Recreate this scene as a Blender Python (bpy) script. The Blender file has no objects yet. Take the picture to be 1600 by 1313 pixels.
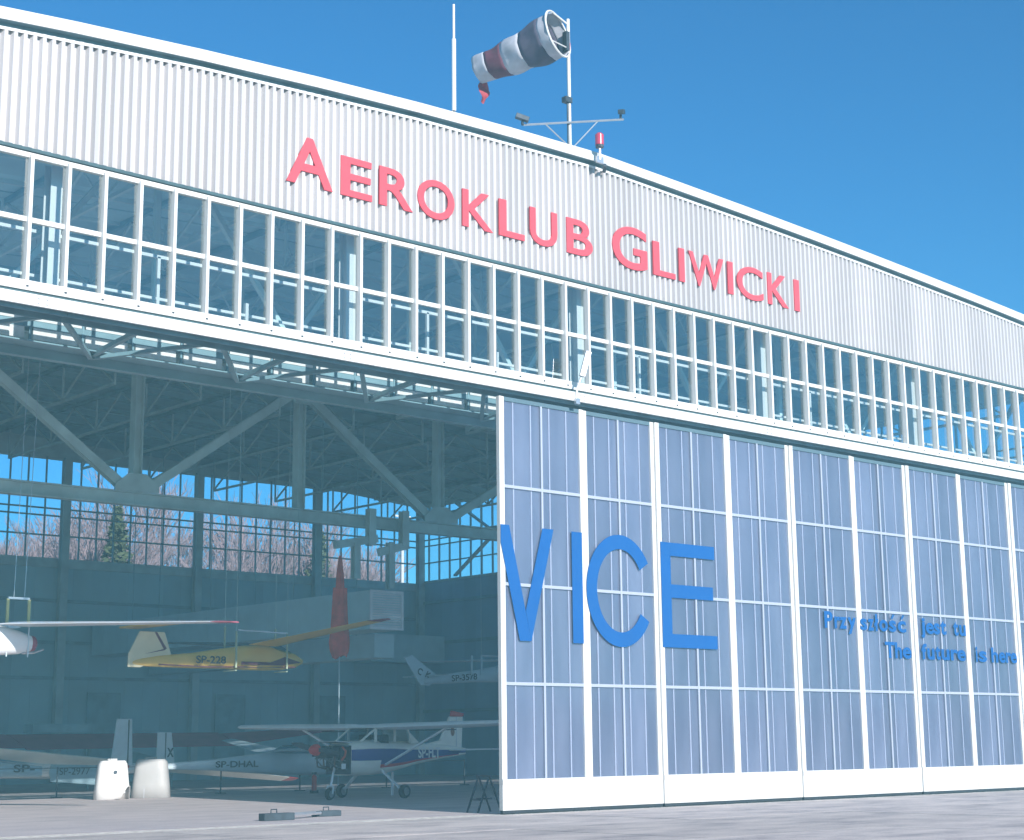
import bpy, math, random
from mathutils import Vector, Matrix
random.seed(7)
R_ = math.radians
SC = bpy.context.scene
COL = SC.collection

# ------------------------------------------------------------------ camera, world, sun
CAM = Vector((-26.031, -29.878, 1.6))
cd = bpy.data.cameras.new('camera'); co = bpy.data.objects.new('camera', cd); COL.objects.link(co)
_R = Vector((0.7490, -0.6624, -0.0104)); _U = Vector((-0.1201, -0.1509, 0.9812))
_B = _R.cross(_U).normalized(); _U = _B.cross(_R.normalized())
_m = Matrix((_R.normalized(), _U, _B)).transposed().to_4x4(); _m.translation = CAM
co.matrix_world = _m
cd.sensor_width = 36; cd.lens = 58.12; cd.clip_start = 0.1; cd.clip_end = 2000
SC.camera = co

SUN_EL = R_(24.0); SUN_DX = 0.15           # the sun shines almost square on the facade
W = bpy.data.worlds.new('World'); SC.world = W; W.use_nodes = True
wn = W.node_tree.nodes; wl = W.node_tree.links
bg = wn['Background']
sky = wn.new('ShaderNodeTexSky'); sky.sky_type = 'NISHITA'; sky.sun_disc = False
sky.sun_elevation = SUN_EL; sky.sun_rotation = math.pi + math.atan(SUN_DX)
sky.air_density = 1.0; sky.dust_density = 0.3; sky.ozone_density = 2.5; sky.altitude = 300
mul = wn.new('ShaderNodeMix'); mul.data_type = 'RGBA'; mul.blend_type = 'MULTIPLY'; mul.inputs[0].default_value = 1.0
mul.inputs[7].default_value = (0.085, 0.36, 0.54, 1)      # the clear, cyan-leaning blue of the picture's sky
wl.new(sky.outputs[0], mul.inputs[6]); wl.new(mul.outputs[2], bg.inputs[0]); bg.inputs[1].default_value = 0.15

sd = bpy.data.lights.new('sun', 'SUN'); sd.energy = 3.6; sd.angle = R_(0.5); sd.color = (1.0, 0.94, 0.90)
so = bpy.data.objects.new('sun', sd); COL.objects.link(so)
so.rotation_euler = Vector((SUN_DX, 1.0, -math.tan(SUN_EL))).to_track_quat('-Z', 'Y').to_euler()
so.location = (-10, -60, 40)
SC.view_settings.view_transform = 'Standard'; SC.view_settings.look = 'None'
SC.view_settings.gamma = 1; SC.view_settings.use_curve_mapping = False
SC.view_settings.exposure = 0.92
SC.cycles.max_bounces = 10; SC.cycles.diffuse_bounces = 7; SC.cycles.glossy_bounces = 4
SC.cycles.transparent_max_bounces = 24; SC.cycles.use_denoising = True
try: SC.cycles.denoiser = 'OPENIMAGEDENOISE'
except Exception: pass
SC.cycles.sample_clamp_indirect = 6

# ------------------------------------------------------------------ materials
MATS = {}
def vary(m, sock_from, amt):
    n = m.node_tree.nodes; l = m.node_tree.links; b = n['Principled BSDF']
    oi = n.new('ShaderNodeObjectInfo'); mr = n.new('ShaderNodeMapRange'); mr.inputs[3].default_value = 1-amt; mr.inputs[4].default_value = 1+amt*.4
    l.new(oi.outputs['Random'], mr.inputs[0])
    mx = n.new('ShaderNodeMix'); mx.data_type = 'RGBA'; mx.blend_type = 'MULTIPLY'; mx.inputs[0].default_value = 1
    l.new(sock_from, mx.inputs[6]); l.new(mr.outputs[0], mx.inputs[7]); l.new(mx.outputs[2], b.inputs['Base Color'])
def mat(name, col, rough=0.6, metal=0.0, noise=0.0, scale=4.0, bump=0.0, bscale=40.0, col2=None, stretch=None, coat=0.0, spec=0.5):
    if name in MATS: return MATS[name]
    m = bpy.data.materials.new(name); m.use_nodes = True; MATS[name] = m
    nt = m.node_tree; n = nt.nodes; l = nt.links; b = n['Principled BSDF']
    b.inputs['Roughness'].default_value = rough; b.inputs['Metallic'].default_value = metal
    b.inputs['Specular IOR Level'].default_value = spec
    if coat: b.inputs['Coat Weight'].default_value = coat; b.inputs['Coat Roughness'].default_value = 0.08
    b.inputs['Base Color'].default_value = (*col, 1)
    if noise or bump or col2:
        tc = n.new('ShaderNodeTexCoord'); mp = n.new('ShaderNodeMapping'); l.new(tc.outputs['Object'], mp.inputs[0])
        if stretch: mp.inputs['Scale'].default_value = stretch
        t = n.new('ShaderNodeTexNoise'); t.inputs['Scale'].default_value = scale; t.inputs['Detail'].default_value = 6
        l.new(mp.outputs[0], t.inputs[0])
        r = n.new('ShaderNodeValToRGB'); l.new(t.outputs[0], r.inputs[0])
        c2 = col2 or tuple(c*(1-noise) for c in col)
        c1 = col if col2 else tuple(min(1, c*(1+noise*0.5)) for c in col)
        r.color_ramp.elements[0].position = 0.3; r.color_ramp.elements[0].color = (*c2, 1)
        r.color_ramp.elements[1].position = 0.68; r.color_ramp.elements[1].color = (*c1, 1)
        l.new(r.outputs[0], b.inputs['Base Color'])
        if bump:
            t2 = n.new('ShaderNodeTexNoise'); t2.inputs['Scale'].default_value = bscale; t2.inputs['Detail'].default_value = 5
            l.new(mp.outputs[0], t2.inputs[0])
            bp = n.new('ShaderNodeBump'); bp.inputs['Strength'].default_value = bump; bp.inputs['Distance'].default_value = 0.01
            l.new(t2.outputs[0], bp.inputs['Height']); l.new(bp.outputs[0], b.inputs['Normal'])
    return m

white = mat('white_paint', (.72, .71, .68), .45, noise=.06, scale=1.3)
trimw = mat('trim_white', (.70, .69, .66), .4, noise=.05, scale=2)
clad = mat('cladding_coat', (.54, .52, .52), .38, noise=.07, scale=.7, stretch=(1, 1, .25))
greyw = mat('pale_grey_paint', (.55, .57, .62), .45, noise=.1, scale=3)
dgap = mat('gap_shade', (.045, .10, .115), .6, noise=.2, scale=3)  # dark tone stands in for shade below the cladding and sill
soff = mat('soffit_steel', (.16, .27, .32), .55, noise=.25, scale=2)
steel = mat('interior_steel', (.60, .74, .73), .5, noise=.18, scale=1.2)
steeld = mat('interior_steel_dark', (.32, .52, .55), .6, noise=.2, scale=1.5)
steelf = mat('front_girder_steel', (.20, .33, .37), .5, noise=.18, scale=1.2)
roofin = mat('ceiling_sheet', (.50, .72, .74), .6, noise=.15, scale=.5)
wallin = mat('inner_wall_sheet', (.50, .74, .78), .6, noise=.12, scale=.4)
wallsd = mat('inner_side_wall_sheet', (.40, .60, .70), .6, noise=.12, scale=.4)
duct_m = mat('duct_sheet', (.64, .80, .82), .45, noise=.1, scale=.8)
louv_m = mat('louvre_white', (.88, .86, .88), .5, noise=.08, scale=2)
red_l = mat('sign_red', (.74, .075, .10), .5, noise=.04, scale=2)
red_s = mat('sign_red_edge', (.55, .05, .08), .5)
blue_l = mat('lettering_blue', (.001, .095, .33), .45, noise=.05, scale=1.5)
seam_m = mat('pane_joint', (.33, .38, .50), .3, noise=.1, scale=2, coat=.4)
alu = mat('aluminium', (.6, .62, .65), .35, metal=.7, noise=.1, scale=5)
dark = mat('dark_rubber', (.03, .04, .05), .7, noise=.2, scale=6)
darkm = mat('dark_metal', (.05, .07, .09), .5, metal=.3, noise=.3, scale=9)
red = mat('red_plastic', (.62, .03, .03), .4)
maroon = mat('maroon_fabric', (.34, .09, .13), .7, noise=.15, scale=2)
cream = mat('aircraft_cream', (.92, .88, .78), .35, noise=.06, scale=2, coat=.3)
awhite = mat('aircraft_white', (.86, .87, .88), .3, noise=.05, scale=2, coat=.4)
agrey = mat('aircraft_grey', (.55, .66, .72), .35, noise=.08, scale=2, coat=.3)
yellow = mat('aircraft_yellow', (.92, .58, .14), .4, noise=.08, scale=1.5, coat=.2)
yellowp = mat('yellow_paint', (.62, .50, .14), .5)
acblue = mat('aircraft_blue', (.015, .045, .28), .35, coat=.3)
acred = mat('aircraft_red', (.60, .04, .05), .35, coat=.3)
black_t = mat('registration_black', (.02, .03, .04), .5)
white_t = mat('registration_white', (.78, .8, .8), .5)
orange = mat('orange_line_paint', (.60, .40, .22), .7, noise=.3, scale=5)
bark = mat('bark_brown', (.20, .15, .13), .9, noise=.3, scale=5)
twig = mat('twig_pinkish', (.34, .25, .25), .9, noise=.25, scale=2)
ever = mat('evergreen_needles', (.10, .13, .06), .9, noise=.4, scale=3)
sockw = mat('windsock_white', (.44, .45, .49), .8, noise=.25, scale=2.5, bump=.6, bscale=6)  # sock fabrics are darkened to stand for the side in shade
sockr = mat('windsock_red', (.13, .035, .06), .8, noise=.4, scale=2.5, bump=.6, bscale=6)
sockd = mat('windsock_faded_shaded', (.075, .07, .11), .8, noise=.35, scale=2.5, bump=.6, bscale=6)  # faded red band, with shade mixed into the tone
sockp = mat('windsock_tail_red', (.42, .05, .07), .8, noise=.3, scale=8)
cowl = mat('cowling_white', (.80, .79, .76), .35, noise=.04, scale=2, coat=.3)

for m_, a_ in ((clad, .10), (white, .05), (wallin, .10), (wallsd, .10), (roofin, .12)): vary(m_, m_.node_tree.nodes['Principled BSDF'].inputs['Base Color'].links[0].from_socket, a_)
def glass_mat(name, tint, rough, reflect=1.0):
    m = bpy.data.materials.new(name); m.use_nodes = True; n = m.node_tree.nodes; l = m.node_tree.links
    n.remove(n['Principled BSDF']); o = n['Material Output']
    tr = n.new('ShaderNodeBsdfTransparent'); tr.inputs[0].default_value = (*tint, 1)
    gl = n.new('ShaderNodeBsdfGlossy'); gl.inputs['Roughness'].default_value = rough
    fr = n.new('ShaderNodeFresnel'); fr.inputs[0].default_value = 1.55
    mm = n.new('ShaderNodeMath'); mm.operation = 'MULTIPLY'; mm.inputs[1].default_value = reflect; mm.use_clamp = True
    mx = n.new('ShaderNodeMixShader'); gm = n.new('ShaderNodeNewGeometry'); ib_ = n.new('ShaderNodeMath'); ib_.operation = 'SUBTRACT'; ib_.inputs[0].default_value = 1.0
    l.new(gm.outputs['Backfacing'], ib_.inputs[1]); m3 = n.new('ShaderNodeMath'); m3.operation = 'MULTIPLY'
    l.new(fr.outputs[0], m3.inputs[0]); l.new(ib_.outputs[0], m3.inputs[1]); l.new(m3.outputs[0], mm.inputs[0]); l.new(mm.outputs[0], mx.inputs[0])
    l.new(tr.outputs[0], mx.inputs[1]); l.new(gl.outputs[0], mx.inputs[2]); l.new(mx.outputs[0], o.inputs[0])
    return m
glass = glass_mat('window_glass', (.92, .97, .98), .03, 3.4)
glassb = glass_mat('rear_window_glass', (.94, .97, 1.0), .05, 1.0)
cglass = glass_mat('canopy_glass', (.55, .68, .75), .03, 1.8)

def polycarb():
    m = bpy.data.materials.new('polycarbonate_sheet'); m.use_nodes = True
    n = m.node_tree.nodes; l = m.node_tree.links; b = n['Principled BSDF']
    tc = n.new('ShaderNodeTexCoord'); mp = n.new('ShaderNodeMapping'); mp.inputs['Scale'].default_value = (1.2, 1, .22)
    t = n.new('ShaderNodeTexNoise'); t.inputs['Scale'].default_value = 1.4; t.inputs['Detail'].default_value = 5
    r = n.new('ShaderNodeValToRGB'); r.color_ramp.elements[0].color = (.20, .235, .36, 1); r.color_ramp.elements[1].color = (.34, .375, .52, 1)
    r.color_ramp.elements[0].position = .3; r.color_ramp.elements[1].position = .7
    l.new(tc.outputs['Object'], mp.inputs[0]); l.new(mp.outputs[0], t.inputs[0]); l.new(t.outputs[0], r.inputs[0]); l.new(r.outputs[0], b.inputs['Base Color'])
    b.inputs['Roughness'].default_value = .10; b.inputs['IOR'].default_value = 2.0; b.inputs['Specular IOR Level'].default_value = .6; b.inputs['Coat Weight'].default_value = .7; b.inputs['Coat Roughness'].default_value = .05
    wv = n.new('ShaderNodeTexWave'); wv.inputs['Scale'].default_value = 18; wv.bands_direction = 'X'
    l.new(tc.outputs['Object'], wv.inputs[0])
    bp = n.new('ShaderNodeBump'); bp.inputs['Strength'].default_value = .12; bp.inputs['Distance'].default_value = .004
    l.new(wv.outputs[0], bp.inputs['Height']); l.new(bp.outputs[0], b.inputs['Normal'])
    tl = n.new('ShaderNodeBsdfTranslucent'); tl.inputs[0].default_value = (.72, .84, .95, 1)
    mx = n.new('ShaderNodeMixShader'); mx.inputs[0].default_value = .60
    l.new(b.outputs[0], mx.inputs[1]); l.new(tl.outputs[0], mx.inputs[2]); l.new(mx.outputs[0], n['Material Output'].inputs[0])
    return m
poly = polycarb(); vary(poly, poly.node_tree.nodes['Principled BSDF'].inputs['Base Color'].links[0].from_socket, .22)

def concrete(name, c1, c2, c3):
    m = bpy.data.materials.new(name); m.use_nodes = True
    n = m.node_tree.nodes; l = m.node_tree.links; b = n['Principled BSDF']; b.inputs['Roughness'].default_value = .85
    tc = n.new('ShaderNodeTexCoord')
    mp = n.new('ShaderNodeMapping'); mp.inputs['Rotation'].default_value = (0, 0, R_(-22)); mp.inputs['Scale'].default_value = (.9, 1.8, 1)
    l.new(tc.outputs['Object'], mp.inputs[0])
    a = n.new('ShaderNodeTexNoise'); a.inputs['Scale'].default_value = .55; a.inputs['Detail'].default_value = 8; a.inputs['Roughness'].default_value = .68
    f = n.new('ShaderNodeTexNoise'); f.inputs['Scale'].default_value = 22; f.inputs['Detail'].default_value = 4
    l.new(mp.outputs[0], a.inputs[0]); l.new(tc.outputs['Object'], f.inputs[0])
    r = n.new('ShaderNodeValToRGB'); r.color_ramp.elements[0].position = .34; r.color_ramp.elements[0].color = (*c2, 1)
    r.color_ramp.elements[1].position = .62; r.color_ramp.elements[1].color = (*c1, 1)
    e = r.color_ramp.elements.new(.48); e.color = (*c3, 1)
    l.new(a.outputs[0], r.inputs[0])
    mx = n.new('ShaderNodeMix'); mx.data_type = 'RGBA'; mx.blend_type = 'OVERLAY'; mx.inputs[0].default_value = .35
    l.new(r.outputs[0], mx.inputs[6]); l.new(f.outputs[0], mx.inputs[7]); l.new(mx.outputs[2], b.inputs['Base Color'])
    bp = n.new('ShaderNodeBump'); bp.inputs['Strength'].default_value = .35; bp.inputs['Distance'].default_value = .02
    l.new(f.outputs[0], bp.inputs['Height']); l.new(bp.outputs[0], b.inputs['Normal'])
    return m
apron_m = concrete('apron_concrete', (.64, .55, .50), (.34, .295, .29), (.52, .45, .42))
floor_m = concrete('floor_concrete', (.58, .50, .49), (.42, .37, .375), (.51, .44, .435))
grass_m = mat('dry_grass', (.12, .13, .06), .95, noise=.4, scale=.2, bump=.5, bscale=3)

for m_, a_ in ((apron_m, .14),): vary(m_, m_.node_tree.nodes['Principled BSDF'].inputs['Base Color'].links[0].from_socket, a_)
# ------------------------------------------------------------------ mesh helpers
class MB:
    def __init__(s): s.v = []; s.f = []; s.mi = []
    def add(s, vs, fs, mi=0):
        o = len(s.v); s.v += [tuple(v) for v in vs]; s.f += [tuple(i+o for i in f) for f in fs]; s.mi += [mi]*len(fs); return s
    def box(s, x0, x1, y0, y1, z0, z1, mi=0):
        return s.add([(x0,y0,z0),(x1,y0,z0),(x1,y1,z0),(x0,y1,z0),(x0,y0,z1),(x1,y0,z1),(x1,y1,z1),(x0,y1,z1)],
            [(3,2,1,0),(4,5,6,7),(0,1,5,4),(1,2,6,5),(2,3,7,6),(3,0,4,7)], mi)
    def bar(s, a, b, w, h=None, up=(0,0,1), mi=0):
        a = Vector(a); b = Vector(b); h = h or w; d = (b-a).normalized(); u = Vector(up)
        if abs(d.dot(u)) > .98: u = Vector((0,1,0))
        r = d.cross(u).normalized(); u = r.cross(d)
        c = [r*(-w/2)+u*(-h/2), r*(w/2)+u*(-h/2), r*(w/2)+u*(h/2), r*(-w/2)+u*(h/2)]
        return s.add([a+k for k in c]+[b+k for k in c], [(3,2,1,0),(4,5,6,7),(0,1,5,4),(1,2,6,5),(2,3,7,6),(3,0,4,7)], mi)
    def ibeam(s, a, b, w, h, up=(0,0,1), t=.05, mi=0):
        a = Vector(a); b = Vector(b); d = (b-a).normalized(); u = Vector(up)
        if abs(d.dot(u)) > .98: u = Vector((0,1,0))
        r = d.cross(u).normalized(); u = r.cross(d)
        for sg in (1, -1): s.bar(a+u*sg*(h/2-t/2), b+u*sg*(h/2-t/2), w, t, u, mi)
        s.bar(a, b, t, h-2*t-.002, u, mi); return s
    def tube(s, pts, rad, n=8, mi=0, caps=True):
        pts = [Vector(p) for p in pts]; rad = rad if isinstance(rad, (list, tuple)) else [rad]*len(pts)
        vs = []; prev = None
        for i, p in enumerate(pts):
            d = (pts[min(i+1, len(pts)-1)]-pts[max(i-1, 0)]).normalized()
            u = prev if prev is not None else (Vector((0,0,1)) if abs(d.z) < .9 else Vector((1,0,0)))
            r = d.cross(u).normalized(); u = r.cross(d).normalized(); prev = u
            for k in range(n):
                t = 2*math.pi*k/n; vs.append(p+(r*math.cos(t)+u*math.sin(t))*rad[i])
        fs = [(i*n+k, i*n+(k+1) % n, (i+1)*n+(k+1) % n, (i+1)*n+k) for i in range(len(pts)-1) for k in range(n)]
        if caps: fs += [tuple(range(n-1, -1, -1)), tuple((len(pts)-1)*n+k for k in range(n))]
        return s.add(vs, fs, mi)
    def loft(s, secs, n=20, mi=0, sq=2.0, mifn=None, ax=0):
        """secs: (center Vector, half width, half height up, half height down) along a horizontal axis"""
        vs = []; cs = [Vector(c[0]) for c in secs]
        for i, c in enumerate(secs):
            d = (cs[min(i+1, len(cs)-1)]-cs[max(i-1, 0)]); d.z = 0; d.normalize()
            r = d.cross(Vector((0,0,1)))
            for k in range(n):
                t = 2*math.pi*k/n; ct = math.cos(t); st = math.sin(t); q = 2/sq
                x = math.copysign(abs(ct)**q, ct)*c[1]; z = math.copysign(abs(st)**q, st)*(c[2] if st > 0 else c[3])
                vs.append(cs[i]+r*x+Vector((0,0,z)))
        o = len(s.v); s.v += [tuple(v) for v in vs]
        for i in range(len(secs)-1):
            for k in range(n):
                s.f.append((o+i*n+k, o+i*n+(k+1) % n, o+(i+1)*n+(k+1) % n, o+(i+1)*n+k)); s.mi.append(mifn(i, k) if mifn else mi)
        s.f.append(tuple(o+k for k in range(n-1, -1, -1))); s.mi.append(mi)
        s.f.append(tuple(o+(len(secs)-1)*n+k for k in range(n))); s.mi.append(mi)
        return s
    def prism(s, poly3, t, mi=0):
        """polygon extruded by vector t"""
        p = [Vector(q) for q in poly3]; t = Vector(t); n = len(p)
        return s.add(p+[q+t for q in p], [tuple(range(n-1, -1, -1)), tuple(range(n, 2*n))]+[(i, (i+1) % n, n+(i+1) % n, n+i) for i in range(n)], mi)
    def airfoil(s, a, ca, b, cb, thick=.12, mi=0, chord=(1, 0, 0), n=9):
        """wing from section at a (chord ca) to b; a and b are leading edge points, chord the direction to the trailing edge"""
        ch = Vector(chord).normalized(); vs = []
        prof = [(0,0),(.03,.45),(.12,.85),(.3,1),(.6,.7),(1,.06),(1,-.06),(.6,-.25),(.3,-.35),(.08,-.3)]
        for p, c in ((Vector(a), ca), (Vector(b), cb)):
            for x, z in prof: vs.append(p+ch*x*c+Vector((0,0,z*c*thick*.7)))
        m = len(prof)
        return s.add(vs, [(k, (k+1) % m, m+(k+1) % m, m+k) for k in range(m)]+[tuple(range(m-1, -1, -1)), tuple(range(m, 2*m))], mi)
    def build(s, name, mats, parent=None, smooth=False, bevel=0, kind=None, label=None, seg=1):
        me = bpy.data.meshes.new(name); me.from_pydata(s.v, [], s.f); me.update()
        mats = mats if isinstance(mats, (list, tuple)) else [mats]
        for m in mats: me.materials.append(m)
        if len(mats) > 1: me.polygons.foreach_set('material_index', s.mi)
        if smooth:
            me.polygons.foreach_set('use_smooth', [True]*len(me.polygons))
            try: me.set_sharp_from_angle(angle=R_(40))
            except Exception: pass
        o = bpy.data.objects.new(name, me); COL.objects.link(o)
        if parent is not None: o.parent = parent; o.matrix_parent_inverse = parent_inv(parent)
        if bevel:
            bv = o.modifiers.new('bevel', 'BEVEL'); bv.width = bevel; bv.segments = seg; bv.limit_method = 'ANGLE'
        if kind: o['kind'] = kind
        if label: o['label'] = label
        return o
WORLD_M = {}
def parent_inv(p):
    m = Matrix.Identity(4); q = p; chain = []
    while q is not None: chain.append(q); q = q.parent
    for q in reversed(chain):
        m = m @ q.matrix_parent_inverse @ q.matrix_basis
    return m.inverted()
def thing(name, label, cat, loc=(0,0,0), group=None, kind=None):
    o = bpy.data.objects.new(name, None); COL.objects.link(o); o.location = loc; o.empty_display_size = .2
    tag(o, label, cat, group, kind); return o
def tag(o, label, cat, group=None, kind=None):
    o['label'] = label
    if cat: o['category'] = cat
    if group: o['group'] = group
    if kind: o['kind'] = kind
    return o
def inst(src, parent, loc, name=None):
    """cheap repeat of a part: shares the mesh data of src"""
    o = bpy.data.objects.new(name or src.name.split('.')[0], src.data); COL.objects.link(o)
    o.parent = parent; o.matrix_parent_inverse = parent_inv(parent); o.location = loc
    return o
def text_mesh(s, width=None, height=None, offset=0.0, depth=0.0, font_h=.7):
    """flat lettering as MESH data, lower left corner at 0,0; width and height in metres"""
    c = bpy.data.curves.new('lettering', 'FONT'); c.body = s; c.size = 1; c.offset = offset; c.extrude = depth/2; c.resolution_u = 6
    o = bpy.data.objects.new('lettering', c); COL.objects.link(o)
    bpy.context.view_layer.update()
    me = bpy.data.meshes.new_from_object(o.evaluated_get(bpy.context.evaluated_depsgraph_get()))
    bpy.data.objects.remove(o); bpy.data.curves.remove(c)
    xs = [v.co.x for v in me.vertices]; ys = [v.co.y for v in me.vertices]
    x0, x1, y0, y1 = min(xs), max(xs), min(ys), max(ys)
    sx = (width/(x1-x0)) if width else 1; sy = (height/(y1-y0)) if height else sx
    if not width: sx = sy
    out = []
    for v in me.vertices: out.append(((v.co.x-x0)*sx, (v.co.y-y0)*sy, v.co.z))
    fs = [tuple(p.vertices) for p in me.polygons]; bpy.data.meshes.remove(me)
    return out, fs
def text_on(name, s, origin, right, up, width, height, m, parent, offset=0.0, depth=0.0, mats=None, base=0.0, label=None):
    vs, fs = text_mesh(s, width, height, offset, depth)
    r = Vector(right).normalized(); u = Vector(up).normalized(); nrm = r.cross(u)
    o = Vector(origin); b = MB()
    b.add([o+r*x+u*(y+base)+nrm*z for x, y, z in vs], fs)
    ob = b.build(name, m, parent, label=label)
    return ob

# ------------------------------------------------------------------ ground
def sheet(name, x0, x1, y0, y1, z, m, nx=1, ny=1):
    b = MB(); b.add([(x0,y0,z),(x1,y0,z),(x1,y1,z),(x0,y1,z)], [(0,1,2,3)]); o = b.build(name, m); o['kind'] = 'structure'; return o
sheet('ground', -700, 900, -600, 900, -.012, grass_m)
# apron slabs
ap = thing('apron', 'pale concrete apron in front of the hangar', None, kind='structure')
b = MB(); b.box(-90, 110, -60, -.34, -.25, -.006); b.build('slab_bed', mat('joint_filler', (.10, .095, .10), .9), ap)
slabs = []
for i in range(-8, 12):
    for j in range(0, 8):
        x0 = i*5.0+.7; y1 = -.36-j*5.0; dz = random.uniform(-.003, .003)
        b = MB(); b.box(x0+.02, x0+4.98, y1-4.97, y1, -.2, 0+dz)
        b.build('slab', apron_m, ap)
fl = MB(); fl.box(-26.3, 33.1, .36, 44.9, -.2, -.002); o = fl.build('hangar_floor', floor_m); o['kind'] = 'structure'
# door track set in the threshold
th = MB(); th.box(-26.3, 33.1, -.34, .34, -.25, -.02); o = th.build('threshold', mat('threshold_concrete', (.30, .29, .31), .8, noise=.3, scale=3)); o['kind'] = 'structure'
tr = thing('door_track', 'steel rails for the sliding hangar doors set in the threshold', None, kind='structure')
railm = mat('worn_rail', (.42, .40, .38), .55, metal=.2, noise=.3, scale=6)
for y in (-.22, -.02, .18): MB().box(-26.3, 33.1, y-.02, y+.02, -.02, .004).build('rail', railm, tr)
# painted line on the floor
b = MB(); b.add([(-12, 24.6, .003), (33, 28.6, .003), (33, 28.76, .003), (-12, 24.76, .003)], [(0,1,2,3)])

b = MB(); b.add([(-26, 22.6, .002), (33, 22.6, .002), (33, 22.72, .002), (-26, 22.72, .002)], [(0,1,2,3)])

# ------------------------------------------------------------------ hangar
PK = 3.43; XL = -26.4; XR = 33.2; DEP = 45.0
def zr(x):
    d = abs(x-PK)
    if x > PK: return 17.12-.0305*d-.0009*d*d
    return 17.12-.0105*d-.0025*d*d if d < 18 else 17.12-.999-.09*(d-18)
H = thing('hangar', 'large white hangar with low-pitched roof, window band and half-open sliding doors', 'hangar')
PITCH = .205
# front cladding: trapezoidal sheets, five ribs wide
nrib = int((XR-XL)/PITCH)
def rib_sheet(x0, n, zb, ztop):
    b = MB(); prof = []
    for k in range(n):
        x = x0+k*PITCH
        prof += [(x, 0), (x+.040, -.10), (x+.120, -.10), (x+.150, 0)]
    prof.append((x0+n*PITCH-.0015, 0))
    m = len(prof); th_ = .006
    vs = []
    for x, y in prof: vs += [(x, y, zb), (x, y, ztop(x)), ]
    b.add(vs, [(2*i, 2*i+2, 2*i+3, 2*i+1) for i in range(m-1)])
    return b
i = 0
while i < nrib:
    n = min(5, nrib-i); x0 = XL+i*PITCH
    rib_sheet(x0, n, 13.40+random.uniform(-.004, .004), lambda x: zr(x)-.475).build('cladding_sheet', clad, H)
    i += 5
def along(name, m, y0, y1, dz0, dz1, step=3.0, parent=None, xa=XL-.25, xb=XR+.25, gap=.012, brk=True):
    """pieces that follow the roof slope"""
    xs = []; x = PK
    while x > xa: xs.append(x); x -= step
    xs.append(xa); xs = xs[::-1]; x = PK+step
    while x < xb: xs.append(x); x += step
    xs.append(xb)
    for p, q in zip(xs[:-1], xs[1:]):
        if q-p < .05: continue
        q2 = q-gap
        b = MB(); vs = [(p, y0, zr(p)+dz0), (q2, y0, zr(q2)+dz0), (q2, y1, zr(q2)+dz0), (p, y1, zr(p)+dz0),
              (p, y0, zr(p)+dz1), (q2, y0, zr(q2)+dz1), (q2, y1, zr(q2)+dz1), (p, y1, zr(p)+dz1)]
        b.add(vs, [(3,2,1,0),(4,5,6,7),(0,1,5,4),(1,2,6,5),(2,3,7,6),(3,0,4,7)]); b.build(name, m, parent)
along('verge_trim', trimw, -.22, -.19, -.362, -.107, 3.0, H, gap=.006)
along('verge_cap', trimw, -.188, .15, -.14, -.112, 3.0, H)
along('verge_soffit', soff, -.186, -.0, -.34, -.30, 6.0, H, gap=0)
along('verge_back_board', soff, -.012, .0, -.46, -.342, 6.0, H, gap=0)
along('cladding_head_flashing', trimw, -.108, -.098, -.525, -.462, 6.0, H, gap=.004)
along('flashing_top', trimw, -.096, -.014, -.47, -.463, 6.0, H, gap=.004)
# verge screws
b = MB(); x = XL
while x < XR:
    b.tube([(x, -.221, zr(x)-.25), (x, -.228, zr(x)-.25)], .012, 6); x += .95
b.build('verge_screws', greyw, H, kind='stuff')
# roof decks (outside and ceiling), in bays of depth
xs = [XL + k*(XR-XL)/24 for k in range(25)]
def roofsheet(name, m, y0, y1, dz, th_):
    b = MB(); vs = []
    for x in xs: vs += [(x, y0, zr(x)+dz), (x, y1, zr(x)+dz), (x, y1, zr(x)+dz+th_), (x, y0, zr(x)+dz+th_)]
    fs = []
    for k in range(24):
        a = 4*k; c = a+4
        fs += [(a, a+1, c+1, c), (a+2, a+3, c+3, c+2), (a+3, a, c, c+3), (a+1, a+2, c+2, c+1)]
    fs += [(0, 3, 2, 1), (96, 97, 98, 99)]
    b.add(vs, fs); return b.build(name, m, H)
roofsheet('roof', trimw, .152, DEP+.4, -.205, .03)
# ceiling: trough sheets run across the purlins
ny = 30
for j in range(ny):
    y0 = .5+j*(44.2/ny); y1 = y0+44.2/ny-.03
    roofsheet('ceiling_sheet', roofin, y0, y1, -.34-(j % 2)*.03, .04)
# clerestory sill, head and frame ---------------------------------------------------------
MP = .8117; MX0 = -12.32
def xspan(name, m, y0, y1, z0, z1, step=7.45, xa=XL, xb=XR, gap=.006, bevel=0):
    x = 3.43-7.45*4
    while x < xb:
        p = max(x, xa); q = min(x+step-gap, xb)
        if q > p+.05: MB().box(p, q, y0, y1, z0, z1).build(name, m, H, bevel=bevel)
        x += step
xspan('head_drip', dgap, -.10, .10, 13.33, 13.395)  # shade of the recess under the cladding is put into the colour
xspan('head_rail', trimw, -.06, .06, 13.21, 13.315)
xspan('sill_board', trimw, -.14, .12, 10.46, 10.66)
xspan('sill_shadow_gap', dgap, -.10, .10, 10.34, 10.455)  # groove's shade painted as a dark strip
xspan('fascia_beam', white, -.36, -.30, 10.105, 10.335)
xspan('fascia_top', trimw, -.298, -.102, 10.30, 10.33)
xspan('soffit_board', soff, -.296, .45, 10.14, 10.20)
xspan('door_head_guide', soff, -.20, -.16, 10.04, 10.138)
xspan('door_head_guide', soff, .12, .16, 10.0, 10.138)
xspan('mid_transom', trimw, -.035, .045, 11.885, 11.985)
m0 = MB().box(-.036, .036, -.13, .05, 0, 2.70).build('mullion', white, H); m0.location = (0, 0, 0)
k0 = math.ceil((XL-MX0)/MP)+0; first = True
mull_x = []
k = k0
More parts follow.
